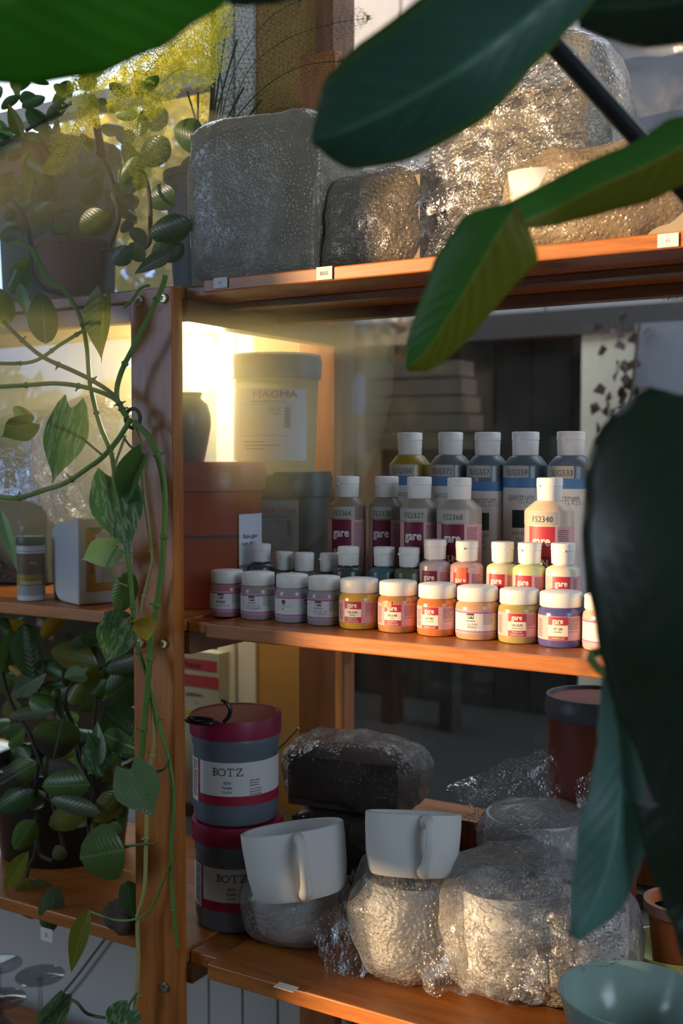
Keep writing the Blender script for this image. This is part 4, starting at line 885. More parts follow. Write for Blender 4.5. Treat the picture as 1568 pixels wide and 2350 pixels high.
o = MB().tube(spline([a+(a-b)*.6, a, (a+b)/2+Vector((0, 0, -.002)), b, b+(b-a)*1.2], 20), .0022, 6).build('cable', plain('cable_grey', (.06, .06, .065), .6)); tag(o, 'grey cable running down the white panelling behind the glasses', 'cable')
# ------------------------------------------------------------------ glowing bulb added for the sun's reflection behind the vase
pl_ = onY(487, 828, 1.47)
t = thing('sun_glint', 'blazing warm bulb added for the sun reflected behind the vase and the clear bucket', 'sun glint', pl_)
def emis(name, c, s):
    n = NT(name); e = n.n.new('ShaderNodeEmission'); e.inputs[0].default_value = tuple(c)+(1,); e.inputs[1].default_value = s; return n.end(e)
MB().lathe([(0, -.024), (.010, -.022), (.018, -.014), (.0205, -.002), (.018, .010), (.011, .020), (.009, .026)], 32).build('glint', emis('glint_glow', (1.0, .80, .42), 60), t)
MB().lathe([(.0095, .024), (.0105, .026), (.0105, .044), (.006, .047), (0, .047)], 24).build('socket', BRASS, t); MB().tube([(0, 0, .046), (0, 0, zz(.199)-pl_.z)], .0016, 6).build('flex', BLACKM, t)  # made-up socket and flex around the added glow
ll = bpy.data.lights.new('glint_light', 'POINT'); ll.energy = GLINT_W; ll.color = (1.0, .74, .30); ll.shadow_soft_size = .026; lo = bpy.data.objects.new('glint_light', ll); COL.objects.link(lo); lo.parent = t; lo.location = (0, -.03, -.005)  # point light added for sun thrown back by the window
if HALO:  # scatter volume added to imitate veiling glare
    n = NT('glare_halo'); v = n.n.new('ShaderNodeVolumeScatter'); v.inputs['Color'].default_value = (1, .80, .38, 1); v.inputs['Density'].default_value = HALO; v.inputs['Anisotropy'].default_value = .35
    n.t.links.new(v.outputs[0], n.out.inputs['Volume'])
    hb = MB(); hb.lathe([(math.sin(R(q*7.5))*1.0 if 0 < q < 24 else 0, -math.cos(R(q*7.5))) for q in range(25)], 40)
    hb.v = [(x*.38, y*.31, z_*.36) for x, y, z_ in hb.v]; hz = hb.build('halo', n.m, None, True); hz.location = (-1.10, 1.275, 1.39); tag(hz, 'added golden haze glowing around the bright bulb', 'halo', kind='stuff')
# ------------------------------------------------------------------ leaves
def leaf_mesh(name, shape, width, fold=.10, droop=.12, n=14, m=6, curl=0, wav=0.0):
    """unit leaf: base at origin, tip at +Y, face +Z; uv.x across, uv.y along"""
    b = MB(); b.uv = []
    for i in range(n+1):
        v = i/n
        if shape == 'heart': w = (1-(2*max(v, .0)-.62)**2/1.92)*(1-v**3.2) if v > .02 else .62; w = max(w, 0)*(.72+.5*math.sin(min(v*3.0, 1.57)))
        elif shape == 'oval': w = math.sin(math.pi*min(1, (v*.97+.015)))**.62
        elif shape == 'lance': w = math.sin(math.pi*v**.8)**.9*(1-.25*v)
        else: w = math.sin(math.pi*v)**.75
        if i in (0, n) and shape != 'heart': w = .02
        if i == n: w = .01
        for k in range(-m, m+1):
            c = k/m; x = c*w*width*.5; back = -.16*abs(c)**1.5*(1-v)**3 if shape == 'heart' else 0
            z = abs(x)*fold*2-droop*v*v+curl*x*x*4+wav*math.sin(v*14+abs(c)*3)*abs(c)
            b.v.append((x, v+back, z)); b.uv.append((.5+.5*c*max(w, .05)/1.0, v))
    W = 2*m+1
    b.f = [(i*W+k, i*W+k+1, (i+1)*W+k+1, (i+1)*W+k) for i in range(n) for k in range(W-1)]
    me = b.mesh(name, True, 180); me.materials.append(LG); return me
LM = {'heart': leaf_mesh('leaf_heart', 'heart', .8, .12, .10, wav=.008), 'oval': leaf_mesh('leaf_oval', 'oval', .6, .05, .16, curl=-.5), 'lance': leaf_mesh('leaf_lance', 'lance', .4, .18, .18),
      'fold': leaf_mesh('leaf_fold', 'heart', .8, .55, .16, wav=.01), 'round': leaf_mesh('leaf_round', 'oval', .9, .03, .10, curl=-.25), 'cup': leaf_mesh('leaf_cup', 'oval', .6, -.2, -.1)}
LWID = {'heart': .8*1.0, 'oval': .6, 'lance': .33, 'fold': .8, 'round': .9, 'cup': .6}
def place_leaf(parent, base, tip, wid, kind, mat, roll=0, name='leaf', flip=False):
    y = tip-base; L = y.length; y = y.normalized(); z = (CAMP-base).normalized(); z = (z-y*z.dot(y)).normalized(); z = Matrix.Rotation(R(roll), 3, y) @ z; x = y.cross(z)
    s = wid/LWID[kind]
    M = Matrix((x*s, y*L, z*min(s, L))).transposed().to_4x4(); M.translation = base
    o = link(name, LM[kind], None, 0, mat); o.parent = parent; o.matrix_world = M
    o.matrix_parent_inverse = Matrix.Identity(4); o.matrix_basis = parent_inv(parent) @ M; return o
def parent_inv(p): return (Matrix.Translation(p.location) @ Matrix.Rotation(p.rotation_euler.z, 4, 'Z')).inverted()
def leaves(parent, rows, y, dy=.02, seed=0, ws=1.0):
    g = random.Random(seed)
    for r in rows:
        bx, by, tx, ty, w, kind, mat = r[:7]; roll = r[7] if len(r) > 7 else g.uniform(-22, 22); y0 = r[8] if len(r) > 8 else y+g.uniform(-dy, dy)
        b = onY(bx, by, y0); t = onY(tx, ty, y0-g.uniform(-.01, .022)); place_leaf(parent, b, b+(t-b)*(1+(ws-1)*.5), w*ws*mpp(b), kind, mat, roll)
def stem(parent, pts, r, mat, y, name='stem', nodes=0, n=None, taper=1.0, ys=None):
    q = [onY(p[0], p[1], (ys[i] if ys else y)) - parent.location for i, p in enumerate(pts)]; k = mpp(onY(pts[0][0], pts[0][1], y))
    n = n or max(8, len(pts)*6); sp = spline(q, n); rad = [r*k*(1-(1-taper)*i/(n-1)) for i in range(n)]
    m = MB().tube(sp, rad, 8)
    if nodes:
        g = random.Random(len(pts)+int(r*10))
        for j in range(nodes):
            i = int((j+.6)/nodes*(n-2))+1; d = (sp[min(i+1, n-1)]-sp[i-1]).normalized(); c = sp[i]
            m.tube([c-d*r*k*.9, c-d*r*k*.3, c+d*r*k*.3, c+d*r*k*.9], [r*k*1.0, r*k*1.45, r*k*1.4, r*k], 8); s = d.orthogonal(); s.rotate(Matrix.Rotation(g.uniform(0, 6), 3, d)); m.tube([c, c+s*r*k*2.0], [r*k*.6, r*k*.3], 6)
    return m.build(name, mat, parent)
# ------------------------------------------------------------------ pothos trailing in front of the post
po = thing('pothos', 'trailing variegated pothos whose vines hang down in front of the post', 'plant', onY(305, 960, 1.085))
YV = 1.078
V = lambda pts, r, mat, nodes=0, y=YV, nm='vine': stem(po, pts, r, mat, y, nm, nodes)
V([(40, 552), (75, 575), (110, 640), (150, 670), (185, 730), (200, 800), (207, 880), (228, 970), (255, 1040), (265, 1100), (290, 1260), (300, 1330), (305, 1400), (308, 1440)], 5.2, STEMG, 5)
V([(380, 632), (372, 660), (345, 720), (310, 790), (280, 850), (268, 900), (280, 940), (292, 958)], 6.2, STEMG, 3)
V([(-10, 834), (75, 830), (140, 790), (195, 757), (232, 742)], 4.2, STEMG, 4)
V([(8, 738), (50, 780), (100, 820), (170, 852), (215, 875), (262, 908), (288, 950)], 5, STEMO, 4)
V([(-10, 888), (60, 884), (130, 880), (200, 890), (262, 915), (290, 952)], 5, STEMG, 3)
V([(300, 962), (270, 1010), (235, 1050), (200, 1075), (150, 1108), (100, 1125), (40, 1143), (-10, 1138)], 6.2, STEMG, 3)
V([(308, 968), (345, 1008), (370, 1075), (379, 1150), (376, 1240), (372, 1300), (362, 1375), (352, 1430), (346, 1480), (342, 1540), (336, 1610), (330, 1680), (324, 1745)], 7, STEMG, 5)
V([(308, 972), (325, 1030), (330, 1120), (340, 1200), (350, 1282), (345, 1310), (330, 1370), (325, 1405)], 4, STEMY, 3, YV+.005)
V([(308, 1440), (313, 1480), (330, 1530), (350, 1600), (370, 1680), (388, 1745), (398, 1830), (393, 1960), (398, 2080), (408, 2175)], 4.6, STEMG, 4, YV+.004)
V([(336, 1500), (346, 1570), (352, 1640), (355, 1705), (345, 1760), (338, 1850), (335, 1950), (332, 2040), (316, 2110), (318, 2200), (314, 2280), (303, 2370)], 5, STEMY, 5, YV+.006)
V([(388, 1745), (372, 1768), (330, 1772)], 3, STEMO, 0); V([(392, 1975), (372, 2030), (350, 2080), (322, 2106), (270, 2112), (208, 2092)], 3, STEMG, 0); V([(314, 2280), (300, 2300), (290, 2320)], 3.5, STEMG)
V([(146, 2288), (175, 2300), (200, 2326), (240, 2336)], 3.5, STEMO); V([(162, 935), (158, 958), (185, 1000), (232, 1042)], 3.2, STEMO); V([(258, 1098), (268, 1055), (288, 1000)], 3, STEMY); V([(335, 1045), (300, 1025), (278, 992)], 2.6, STEMO)
V([(270, 1250), (250, 1290), (262, 1330), (295, 1345)], 2.6, STEMG); V([(282, 1945), (320, 1938), (360, 1935)], 3, STEMO); V([(300, 1770), (322, 1768)], 3, STEMG); V([(343, 655), (322, 662), (302, 690), (285, 705)], 3.5, STEMG)
m = MB(); m.tube(spline([Vector((.012*math.cos(q*R(30)), 0, .012*math.sin(q*R(30)))) for q in range(13)], 30), .0024, 8); m.build('tie', STEMD, po)
leaves(po, [
 (163, 936, 122, 1115, 92, 'heart', LV, -15, 1.06), (258, 1095, 296, 1272, 112, 'heart', LV, 12, 1.062), (332, 1046, 272, 1180, 62, 'fold', LG, 30, 1.066), (268, 1255, 182, 1288, 66, 'heart', LL, -10, 1.072),
 (300, 1312, 272, 1406, 60, 'oval', LG, 0, 1.09), (345, 1412, 284, 1440, 62, 'fold', LY, -35, 1.062), (282, 1418, 238, 1530, 84, 'heart', LV, 10, 1.066), (226, 1464, 183, 1460, 38, 'oval', LD, 0, 1.12),
 (298, 1765, 354, 1882, 98, 'heart', LL, 10, 1.055), (286, 1950, 172, 1972, 132, 'round', LG, -5, 1.07), (206, 2086, 150, 2238, 46, 'lance', LYG, 25, 1.06), (146, 2278, 82, 2365, 56, 'fold', LV, -20, 1.055),
 (300, 2318, 252, 2395, 84, 'heart', LV, 15, 1.055), (242, 682, 228, 832, 62, 'fold', LO, 25, 1.08), (72, 968, 0, 1008, 62, 'heart', LD, -20, 1.06), (75, 968, 30, 925, 36, 'oval', LG, 20, 1.065), (0, 1168, 38, 1310, 26, 'lance', LL, 10, 1.06), (300, 1412, 235, 1408, 22, 'oval', LGR, 0, 1.085), (292, 2020, 300, 2110, 70, 'oval', LD, 30, 1.12)], YV, .006, 3)
# ------------------------------------------------------------------ potted plant, lower left
pq = at_shelf(135, 1.325, Z_LOW)
hp_ = thing('potted_hoya', 'bushy round-leaved plant in a black pot on the lower shelf left of the post', 'plant', pq)
MB().lathe([(.096, 0), (.098, .002), (.114, .130), (.119, .131), (.119, .150), (.111, .150), (.108, .128), (0, .124)], 56).build('pot', plain('pot_black', (.012, .012, .013), .4), hp_)
MB().lathe([(.108, .126), (.05, .133), (0, .136)], 30).build('soil', plain('soil', (.02, .014, .01), .95, .4, 80, .8), hp_)
leaves(hp_, [
 (64, 1452, 25, 1424, 24, 'lance', LY), (98, 1465, 131, 1430, 34, 'oval', LY), (76, 1556, 64, 1444, 64, 'oval', LD, 15), (3, 1548, 34, 1455, 44, 'lance', LG, 20), (28, 1500, 44, 1462, 20, 'oval', LY, 0, 1.26),
 (224, 1524, 113, 1500, 62, 'oval', LO, -15, 1.24), (66, 1556, 22, 1530, 18, 'oval', LY), (106, 1546, 16, 1594, 44, 'lance', LGR, 15, 1.16), (142, 1552, 92, 1528, 38, 'oval', LD), (147, 1555, 197, 1546, 36, 'cup', LL, 20, 1.15),
 (226, 1536, 180, 1580, 44, 'oval', LYG, 0, 1.23), (126, 1628, 23, 1641, 28, 'oval', LGR, 10, 1.15), (126, 1628, 72, 1598, 42, 'oval', LG), (143, 1650, 124, 1740, 86, 'round', LB, -8, 1.13), (184, 1626, 233, 1568, 34, 'oval', LG), (228, 1604, 187, 1628, 36, 'oval', LO),
 (245, 1602, 307, 1560, 72, 'oval', LD, 0, 1.2), (306, 1685, 245, 1635, 74, 'oval', LD, 0, 1.26), (243, 1539, 306, 1520, 38, 'oval', LGR, 0, 1.19), (228, 1760, 206, 1685, 52, 'heart', LV, 10, 1.14), (230, 1756, 217, 1667, 34, 'lance', LL, -25, 1.135), (238, 1684, 308, 1720, 40, 'lance', LG, 10, 1.17),
 (84, 1750, 0, 1800, 52, 'oval', LB, 0, 1.14), (76, 1812, -4, 1852, 54, 'oval', LD, 10, 1.16), (207, 1800, 98, 1808, 58, 'oval', LG, -10, 1.14), (116, 1836, 212, 1864, 36, 'oval', LGR, 20, 1.13), (196, 1850, 108, 1892, 56, 'oval', LO, 10, 1.16), (79, 1882, 32, 1952, 46, 'oval', LG, 0, 1.14), (66, 1955, 4, 2046, 32, 'lance', LYG, 15, 1.13),
 (60, 2016, 88, 2102, 80, 'round', LO, 10, 1.165), (126, 2034, 110, 2140, 48, 'oval', LGR, 0, 1.13), (278, 1818, 217, 1886, 52, 'oval', LO, 0, 1.15), (280, 1898, 250, 1905, 26, 'round', LG), (176, 1714, 131, 1738, 30, 'oval', LYG), (232, 1765, 300, 1792, 38, 'oval', LO, 10, 1.18), (172, 1540, 150, 1580, 40, 'oval', LD), (190, 1570, 160, 1610, 36, 'oval', LO),
 (270, 1725, 230, 1790, 44, 'oval', LG, 0, 1.2), (100, 1850, 60, 1815, 40, 'oval', LGR, 0, 1.17), (214, 1740, 232, 1776, 24, 'oval', LG), (285, 1740, 306, 1700, 40, 'oval', LD, 0, 1.2), (148, 1945, 120, 1975, 30, 'oval', LGR, 0, 1.15), (48, 1620, 0, 1640, 46, 'oval', LO, 0, 1.24), (20, 1600, 50, 1570, 40, 'oval', LYG, 0, 1.28), (30, 1560, -10, 1590, 40, 'oval', LD, 0, 1.22), (0, 1420, 30, 1450, 30, 'oval', LD, 0, 1.24), (300, 1550, 262, 1520, 36, 'oval', LY, 0, 1.3)], 1.18, .03, 5, 1.22)
g = random.Random(9); rows = []
for k in range(60):
    x, y = g.uniform(-20, 300), g.uniform(1490, 1900); a = g.uniform(0, 6.28); L = g.uniform(40, 75); rows.append((x, y, x+L*math.cos(a), y+L*.6*math.sin(a), g.uniform(32, 58), 'oval', g.choice([LD, LD, LO, LG]), g.uniform(-40, 40), g.uniform(1.25, 1.40)))
leaves(hp_, rows, 1.3, .02, 6)
for pts, r, mt in (([(133, 1582), (134, 1620), (150, 1660), (168, 1690), (174, 1720), (180, 1750), (198, 1785), (212, 1830), (215, 1880), (210, 1960)], 6.5, STEMO), ([(90, 1735), (84, 1790), (84, 1850), (83, 1905), (92, 1958), (120, 1975)], 5, STEMD), ([(5, 1545), (20, 1600), (45, 1650), (70, 1690), (110, 1800), (150, 1960)], 5, STEMD), ([(170, 1560), (150, 1610), (172, 1680), (200, 1800), (205, 1950)], 5, STEMD),
                   ([(128, 1628), (132, 1610), (135, 1600)], 4, STEMD), ([(84, 1850), (100, 1838), (116, 1836)], 3.5, STEMD), ([(60, 2016), (68, 1985), (80, 1960), (83, 1905)], 4, STEMD), ([(110, 1730), (105, 1760), (108, 1790), (120, 1830)], 6, STEMO), ([(215, 1880), (225, 1830), (232, 1765)], 4, STEMD), ([(222, 1600), (215, 1680), (214, 1800)], 4, STEMD), ([(305, 1720), (285, 1725), (250, 1728)], 3.4, STEMO)): stem(hp_, pts, r, mt, 1.18)
# ------------------------------------------------------------------ plants on the upper shelf, left bay
pq = at_shelf(172, 1.235, Z_TOP)
tp = thing('potted_peperomia', 'leafy plant spilling from a terracotta pot on the upper shelf', 'plant', pq)
TERR = plain('terracotta', (.33, .13, .075), .75, .15, 15)
zr = onY(172, 556, 1.235).z-Z_TOP
MB().lathe([(.040, 0), (.042, .002), (.052, zr-.009), (.054, zr-.009), (.0555, zr), (.050, zr), (.047, zr-.010), (0, zr-.012)], 56).build('pot', TERR, tp); MB().lathe([(.048, zr-.012), (0, zr-.006)], 24).build('soil', plain('soil', (.02, .014, .01), .95, .4, 80, .8), tp)
zr2 = onY(140, 342, 1.37).z-Z_TOP; pq = at_shelf(140, 1.375, Z_TOP)
gp = thing('grey_planter', 'large plain grey planter behind the terracotta pot', 'planter', pq)
MB().lathe([(.085, 0), (.088, .003), (.098, zr2-.02), (.104, zr2-.018), (.104, zr2), (.094, zr2), (.088, zr2-.02), (0, zr2-.03)], 56).build('body', plain('planter_grey', (.10, .09, .08), .7, .1, 10), gp)
MB().lathe([(.089, zr2-.03), (0, zr2-.022)], 24).build('soil', plain('soil', (.02, .014, .01), .95, .4, 80, .8), gp)
leaves(tp, [
 (52, 320, 14, 232, 30, 'lance', LO), (0, 296, 32, 302, 20, 'oval', LG), (152, 235, 106, 284, 34, 'oval', LGR), (112, 362, 142, 266, 30, 'lance', LGR, 35), (166, 222, 118, 188, 30, 'oval', LYG, 10, 1.2), (72, 345, 62, 455, 30, 'lance', LYG, 15), (102, 396, 52, 372, 50, 'oval', LG), (84, 396, 120, 442, 44, 'oval', LG), (32, 394, 0, 412, 22, 'oval', LD), (28, 405, 40, 428, 18, 'oval', LG), (62, 440, 4, 442, 28, 'oval', LD), (70, 462, 30, 478, 34, 'oval', LG), (36, 486, 4, 506, 28, 'oval', LD), (50, 515, 0, 560, 46, 'oval', LG), (132, 468, 70, 522, 52, 'oval', LO), (252, 490, 180, 542, 66, 'oval', LO, -10, 1.14), (120, 535, 74, 556, 30, 'oval', LGR), (64, 590, 20, 676, 50, 'oval', LG, 15, 1.1), (300, 568, 258, 606, 46, 'oval', LGR, 10, 1.13), (120, 545, 118, 585, 22, 'oval', LGR),
 (318, 350, 290, 442, 56, 'oval', LD, 0, 1.2), (386, 318, 322, 385, 66, 'oval', LD, 0, 1.22), (470, 326, 388, 296, 78, 'oval', LD, -10, 1.2), (396, 580, 300, 626, 34, 'lance', LGR, 20, 1.12), (402, 440, 335, 470, 62, 'round', LD, 0, 1.2), (440, 510, 335, 545, 66, 'oval', LD, 0, 1.16), (395, 540, 350, 620, 50, 'oval', LO, 0, 1.17), (95, 672, 106, 786, 70, 'round', LB, -10, 1.085), (45, 650, 62, 728, 26, 'lance', LL, 20, 1.08), (0, 662, 6, 748, 56, 'oval', LYG, 10, 1.08), (300, 480, 260, 420, 50, 'oval', LD, 0, 1.2), (230, 420, 190, 470, 44, 'oval', LD), (160, 350, 120, 330, 40, 'oval', LD), (60, 250, 100, 290, 44, 'oval', LD, 0, 1.25), (30, 210, 60, 160, 44, 'oval', LD, 0, 1.3), (100, 300, 150, 340, 44, 'oval', LD, 0, 1.27), (0, 340, 40, 330, 40, 'oval', LD), (330, 600, 300, 560, 40, 'oval', LO, 0, 1.16), (0, 470, 24, 440, 30, 'oval', LG), (55, 620, 40, 600, 30, 'round', LYG, 0, 1.09), (380, 600, 420, 560, 40, 'oval', LD, 0, 1.17), (420, 420, 455, 360, 50, 'oval', LD, 0, 1.3), (345, 300, 380, 250, 44, 'oval', LD, 0, 1.3)], 1.18, .03, 7)
g = random.Random(19); rows = []
for k in range(70):
    x, y = g.uniform(-20, 340), g.uniform(150, 560); a = g.uniform(0, 6.28); L = g.uniform(35, 65); rows.append((x, y, x+L*math.cos(a), y+L*math.sin(a), g.uniform(24, 40), 'oval', g.choice([LD, LD, LO, LG]), g.uniform(-40, 40), g.uniform(1.17, 1.32)))
leaves(tp, rows, 1.28, .02, 8)
for pts, r, mt in (([(30, 460), (58, 500), (70, 560), (74, 625), (100, 662), (150, 672)], 5, STEMD), ([(52, 320), (90, 350), (110, 400), (125, 450), (118, 520), (140, 560)], 5, STEMD), ([(225, 350), (248, 390), (262, 440), (272, 500), (250, 570)], 6, STEMD), ([(0, 330), (50, 325), (110, 345)], 5, STEMD), ([(165, 235), (110, 270), (60, 300)], 4, STEMD), ([(318, 370), (340, 430), (345, 520), (330, 570), (230, 570)], 5, STEMD), ([(210, 220), (222, 290), (235, 360)], 9, STEMD), ([(0, 470), (40, 490), (60, 530)], 4, STEMO), ([(20, 560), (50, 562), (80, 590), (110, 640)], 4, STEMG)): stem(tp, pts, r, mt, 1.19)
# ------------------------------------------------------------------ asparagus fern
pq = at_shelf(470, 1.33, Z_TOP)
af = thing('asparagus_fern', 'feathery golden-green asparagus fern arching over the upper shelf', 'plant', pq)
zf = onY(470, 400, 1.33).z-Z_TOP
MB().lathe([(.040, 0), (.042, .002), (.055, zf-.012), (.058, zf-.011), (.058, zf), (.052, zf), (.050, zf-.012), (0, zf-.014)], 44).build('pot', plain('pot_slate', (.10, .11, .13), .5), af)
def frond(pts, plen, npin, mat, seed, y=1.2, y1=None, needles=11, nl=11, r=1.6, width=.9, droop=.3):
    nw = 1.5 if mat is FERN else .7
    g = random.Random(seed); y1 = y if y1 is None else y1; N = npin
    sp = spline([onY(p[0], p[1], y+(y1-y)*i/(len(pts)-1))-af.location for i, p in enumerate(pts)], N*2); k = mpp(sp[0]+af.location); m = MB()
    m.tube(sp, [r*k*(1-.6*i/len(sp)) for i in range(len(sp))], 4, False); vw = (CAMP-(sp[N]+af.location)).normalized()
    for i in range(2, len(sp)-1):
        d = (sp[i+1]-sp[i-1]).normalized(); u = i/len(sp)
        for sgn in (-1, 1):
            s = d.cross(vw).normalized()*sgn; L = plen*k*(math.sin(math.pi*min(1, .12+u*.92))**.8)*g.uniform(.75, 1.1)
            dirp = (s*1.0+d*.55+vw*g.uniform(-.45, .45)+Vector((0, 0, -droop))).normalized(); p0 = sp[i]
            side = dirp.cross(vw).normalized()
            m.add([p0-side*k*.5, p0+dirp*L, p0+side*k*.5], [(0, 1, 2)])
            for j in range(needles):
                q = p0+dirp*L*((j+.5)/needles); nn = nl*k*(1-.5*j/needles)
                for s2 in (-1, 1):
                    e = (side*s2*width+dirp*.8+vw*g.uniform(-.7, .7)).normalized()*nn*g.uniform(.7, 1.2); w = side.cross(e).normalized()*k*nw if g.random() < .5 else dirp*k*nw
                    m.add([q-w, q+e, q+w], [(0, 1, 2)])
    return m.build('frond', mat, af, False)
frond([(300, 60), (235, 120), (200, 200), (178, 270), (155, 330), (132, 375), (100, 396)], 58, 20, FERN, 1, 1.17, 1.15)
frond([(290, 120), (315, 190), (328, 250), (332, 310), (328, 370), (318, 436)], 72, 20, FERN, 2, 1.16, 1.14)
frond([(495, 115), (420, 60), (330, 80), (240, 140), (150, 210)], 70, 24, FERN, 3, 1.24, 1.18)
frond([(500, 150), (440, 110), (370, 130), (300, 190), (250, 260)], 75, 24, FERN, 4, 1.24, 1.18)
frond([(505, 90), (430, 15), (340, 20), (250, 80), (190, 150)], 70, 24, FERN, 5, 1.26, 1.2)
frond([(490, 200), (450, 160), (400, 165), (360, 215), (345, 275)], 60, 20, FERN, 6, 1.22, 1.17)
frond([(500, 60), (460, -10), (400, 0), (330, 40), (270, 100)], 70, 22, FERN, 7, 1.28, 1.2)
frond([(490, 180), (470, 110), (420, 90), (350, 150), (310, 220)], 70, 22, FERN, 8, 1.23, 1.18)
frond([(500, 100), (485, 30), (470, -40)], 60, 16, FERN, 9, 1.25, 1.25)
frond([(260, 110), (215, 170), (195, 235), (225, 290)], 46, 14, FERN, 10, 1.19, 1.16)
frond([(500, 340), (520, 220), (560, 120), (620, 40), (690, 0)], 90, 18, FERND, 21, 1.33, 1.36, 6, 16, 2.2, 1.3, .0)
frond([(505, 340), (550, 260), (620, 190), (700, 150), (790, 140)], 90, 18, FERND, 22, 1.33, 1.36, 6, 16, 2.0, 1.3, .0)
frond([(490, 340), (510, 220), (500, 110), (540, 10), (600, -60)], 80, 16, FERND, 23, 1.30, 1.32, 6, 16, 2.6, 1.3, .0)
frond([(515, 345), (580, 290), (640, 250), (690, 255)], 70, 14, FERND, 24, 1.35, 1.38, 6, 14, 1.8, 1.3, .0)
frond([(520, 330), (560, 180), (640, 100), (740, 60), (850, 40)], 90, 18, FERND, 25, 1.36, 1.40, 6, 16, 1.8, 1.3, .0)
for k, (a, b) in enumerate((((470, 390), (455, 200)), ((478, 390), (520, 60)), ((462, 390), (430, 210)), ((485, 390), (560, 200)), ((490, 390), (600, 230)), ((474, 390), (490, 10)), ((482, 390), (545, 90)))):
    stem(af, [a, ((a[0]*.6+b[0]*.4)+(k % 3-1)*8, a[1]*.55+b[1]*.45), b], 2.2 if k != 5 else 6, FERND if k != 5 else STEMD, 1.31+.01*k, 'stem')
# ------------------------------------------------------------------ big-leaved plants close to the camera
def big(parent, ribs, mat, name='leaf', rip=.0016, thick=.0011):
    b = MB(); b.uv = []
    for sp_, wl, wr, tl, tr in ribs:
        N = 40; M = 9; S = spline([onT(*p) for p in sp_], N); WL = lerp_list(wl, N); WR = lerp_list(wr, N); off = len(b.v)
        for i in range(N):
            d = (S[min(i+1, N-1)]-S[max(i-1, 0)]).normalized(); vw = (S[i]-CAMP).normalized(); s = d.cross(vw).normalized(); k = mpp(S[i]); v = i/(N-1)
            for j in range(-M, M+1):
                c = j/M; w = (WR if c > 0 else WL)[i]*k; tt = tr if c > 0 else tl
                q = S[i]+s*(c*w)+vw*(abs(c)*w*tt+w*.25*c*c+rip*math.sin((v*1.0-abs(c)*.25)*62)*abs(c)**.5*(1-abs(c)*.5))
                b.v.append(tuple(q-parent.location)); b.uv.append((.5+c*.5, v))
        W = 2*M+1; b.f += [(off+i*W+j, off+i*W+j+1, off+(i+1)*W+j+1, off+(i+1)*W+j) for i in range(N-1) for j in range(W-1)]
    o = b.build(name, mat, parent, True, 180); md = o.modifiers.new('thick', 'SOLIDIFY'); md.thickness = thick; md.offset = 0; return o
bp = thing('large_leaved_plant', 'tall houseplant with large dark drooping leaves and a black stake close by', 'plant', (.20, .55, .0))
STX, STY = .16, .56
MB().lathe([(.11, 0), (.115, .003), (.15, .26), (.155, .26), (.155, .285), (.142, .285), (.138, .262), (0, .255)], 56).build('pot', plain('pot_black', (.012, .012, .013), .4), bp)
MB().tube(spline([Vector((0, 0, .25)), Vector((-.02, .01, .8)), Vector((.02, 0, 1.3)), Vector((0, 0, 1.75))], 24), [.014]*12+[.011]*12, 10).build('trunk', STEMO, bp)
# upper big leaf
big(bp, [([(1420, -110, .60), (1290, -20, .60), (1180, 70, .60), (1050, 165, .60), (900, 250, .61), (790, 300, .62), (716, 322, .63)], [90, 150, 190, 185, 165, 125, 8], [10, 75, 92, 125, 122, 92, 8], .35, .25)], BIGT)
# bent leaf: flat part and hanging part
big(bp, [([(1660, 270, .66), (1568, 335, .67), (1470, 385, .68), (1370, 430, .69), (1270, 480, .70), (1180, 520, .70)], [20, 70, 58, 62, 60, 55], [20, 75, 80, 62, 38, 5], .3, .3),
         ([(1185, 470, .695), (1140, 545, .70), (1085, 640, .71), (1030, 730, .72), (975, 810, .73), (932, 846, .735)], [10, 92, 100, 78, 52, 6], [8, 112, 84, 68, 44, 6], .35, .15)], BIGY)
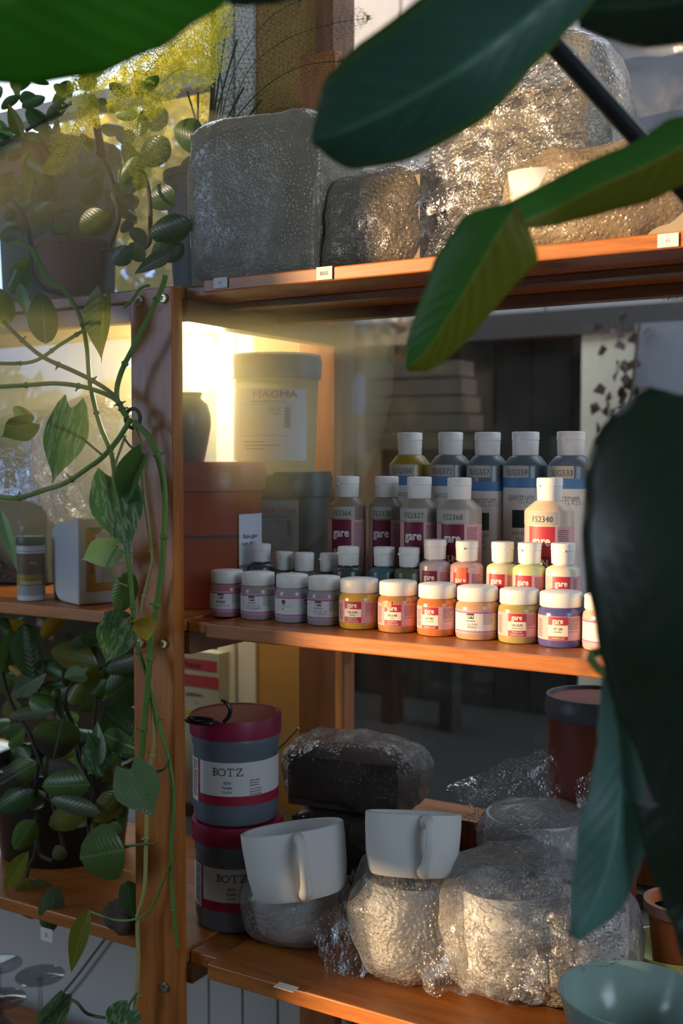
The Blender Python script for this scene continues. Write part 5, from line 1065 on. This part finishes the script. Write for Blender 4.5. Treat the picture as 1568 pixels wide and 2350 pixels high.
# big dark leaf at the right
big(bp, [([(1700, 940, .64), (1660, 1080, .63), (1640, 1250, .62), (1640, 1450, .62), (1640, 1620, .63), (1620, 1800, .64), (1580, 1985, .65)], [215, 318, 312, 276, 240, 145, 8], [180, 200, 200, 180, 150, 120, 8], .12, .10)], BIGD)
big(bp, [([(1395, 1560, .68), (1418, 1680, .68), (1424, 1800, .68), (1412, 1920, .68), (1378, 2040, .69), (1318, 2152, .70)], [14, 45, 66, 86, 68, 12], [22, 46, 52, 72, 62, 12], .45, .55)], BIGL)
big(bp, [([(1640, 1840, .64), (1650, 1960, .64), (1650, 2080, .65), (1640, 2180, .65), (1620, 2300, .66)], [190, 170, 130, 85, 8], [90, 100, 90, 70, 8], .2, .2)], BIGD)
big(bp, [([(1720, -30, .62), (1600, -5, .62), (1480, 15, .63), (1330, 20, .64)], [80, 100, 90, 30], [80, 95, 90, 40], .3, .3)], BIGD); big(bp, [([(760, -90, .6), (650, -40, .6), (560, -14, .61), (505, -4, .61)], [40, 40, 26, 4], [40, 40, 26, 4], .2, .2)], BIGD)
def pet(p0, t0, end, r=.0035, mid=None):
    a = onT(*p0, t0)-bp.location; e = Vector(end); c = (a+e)/2+Vector((0, 0, .05)) if mid is None else mid
    MB().tube(spline([a, c, e], 16), r, 8).build('petiole', STEMG, bp)
pet((1420, -110), .60, (.0, 0, 1.70)); pet((1660, 270), .66, (0, 0, 1.50)); pet((1700, 940), .64, (.01, 0, 1.30)); pet((1640, 1840), .64, (0, 0, 1.0)); pet((1720, 0), .62, (0, 0, 1.72)); pet((1640, 1620), .66, (.0, 0, 1.1))
a_ = onT(1395, 1560, .682)-bp.location; b_ = onT(1480, 1500, .69)-bp.location; MB().tube(spline([a_, b_, Vector((0, 0, 1.12))], 16), .003, 8).build('petiole', STEMG, bp)
a_, b_ = onT(1250, 80, .80), onT(1640, 512, .80); b2 = b_+(b_-a_)*1.2
MB().tube([a_-bp.location, b2-bp.location], 23*.80/FPX, 12).build('stake', BLACKM, bp)
a_ = onT(760, -90, .6)-bp.location; MB().tube(spline([a_, a_+Vector((.05, 0, .10)), Vector((0, 0, 1.78))], 16), .003, 8).build('petiole', STEMG, bp)
# bright leaf in the upper left corner
ng = thing('hanging_plant', 'plant with one broad bright green leaf reaching into the upper corner', 'plant', onT(-300, -500, .55))
big(ng, [([(-260, 60, .54), (-120, 30, .54), (20, -5, .54), (180, -40, .54), (340, -60, .55), (470, -65, .56), (580, -62, .57)], [60, 160, 198, 205, 165, 95, 5], [30, 120, 150, 150, 110, 70, 5], .2, .25)], BIGG)
a_ = onT(-260, 60, .54)-ng.location; MB().tube(spline([a_, a_+Vector((-.03, 0, .06)), Vector((0, 0, 0))], 14), .0035, 8).build('petiole', STEMG, ng)
pn_ = Vector((0, 0, 0)); MB().lathe([(.04, -.06), (.045, -.058), (.06, .02), (.062, .02), (.062, .03), (.055, .03), (0, .02)], 32).build('pot', TERR, ng)
MB().tube([(0, 0, .02), (0, 0, 2.6-ng.location.z)], .0015, 5).build('cord', BLACKM, ng)
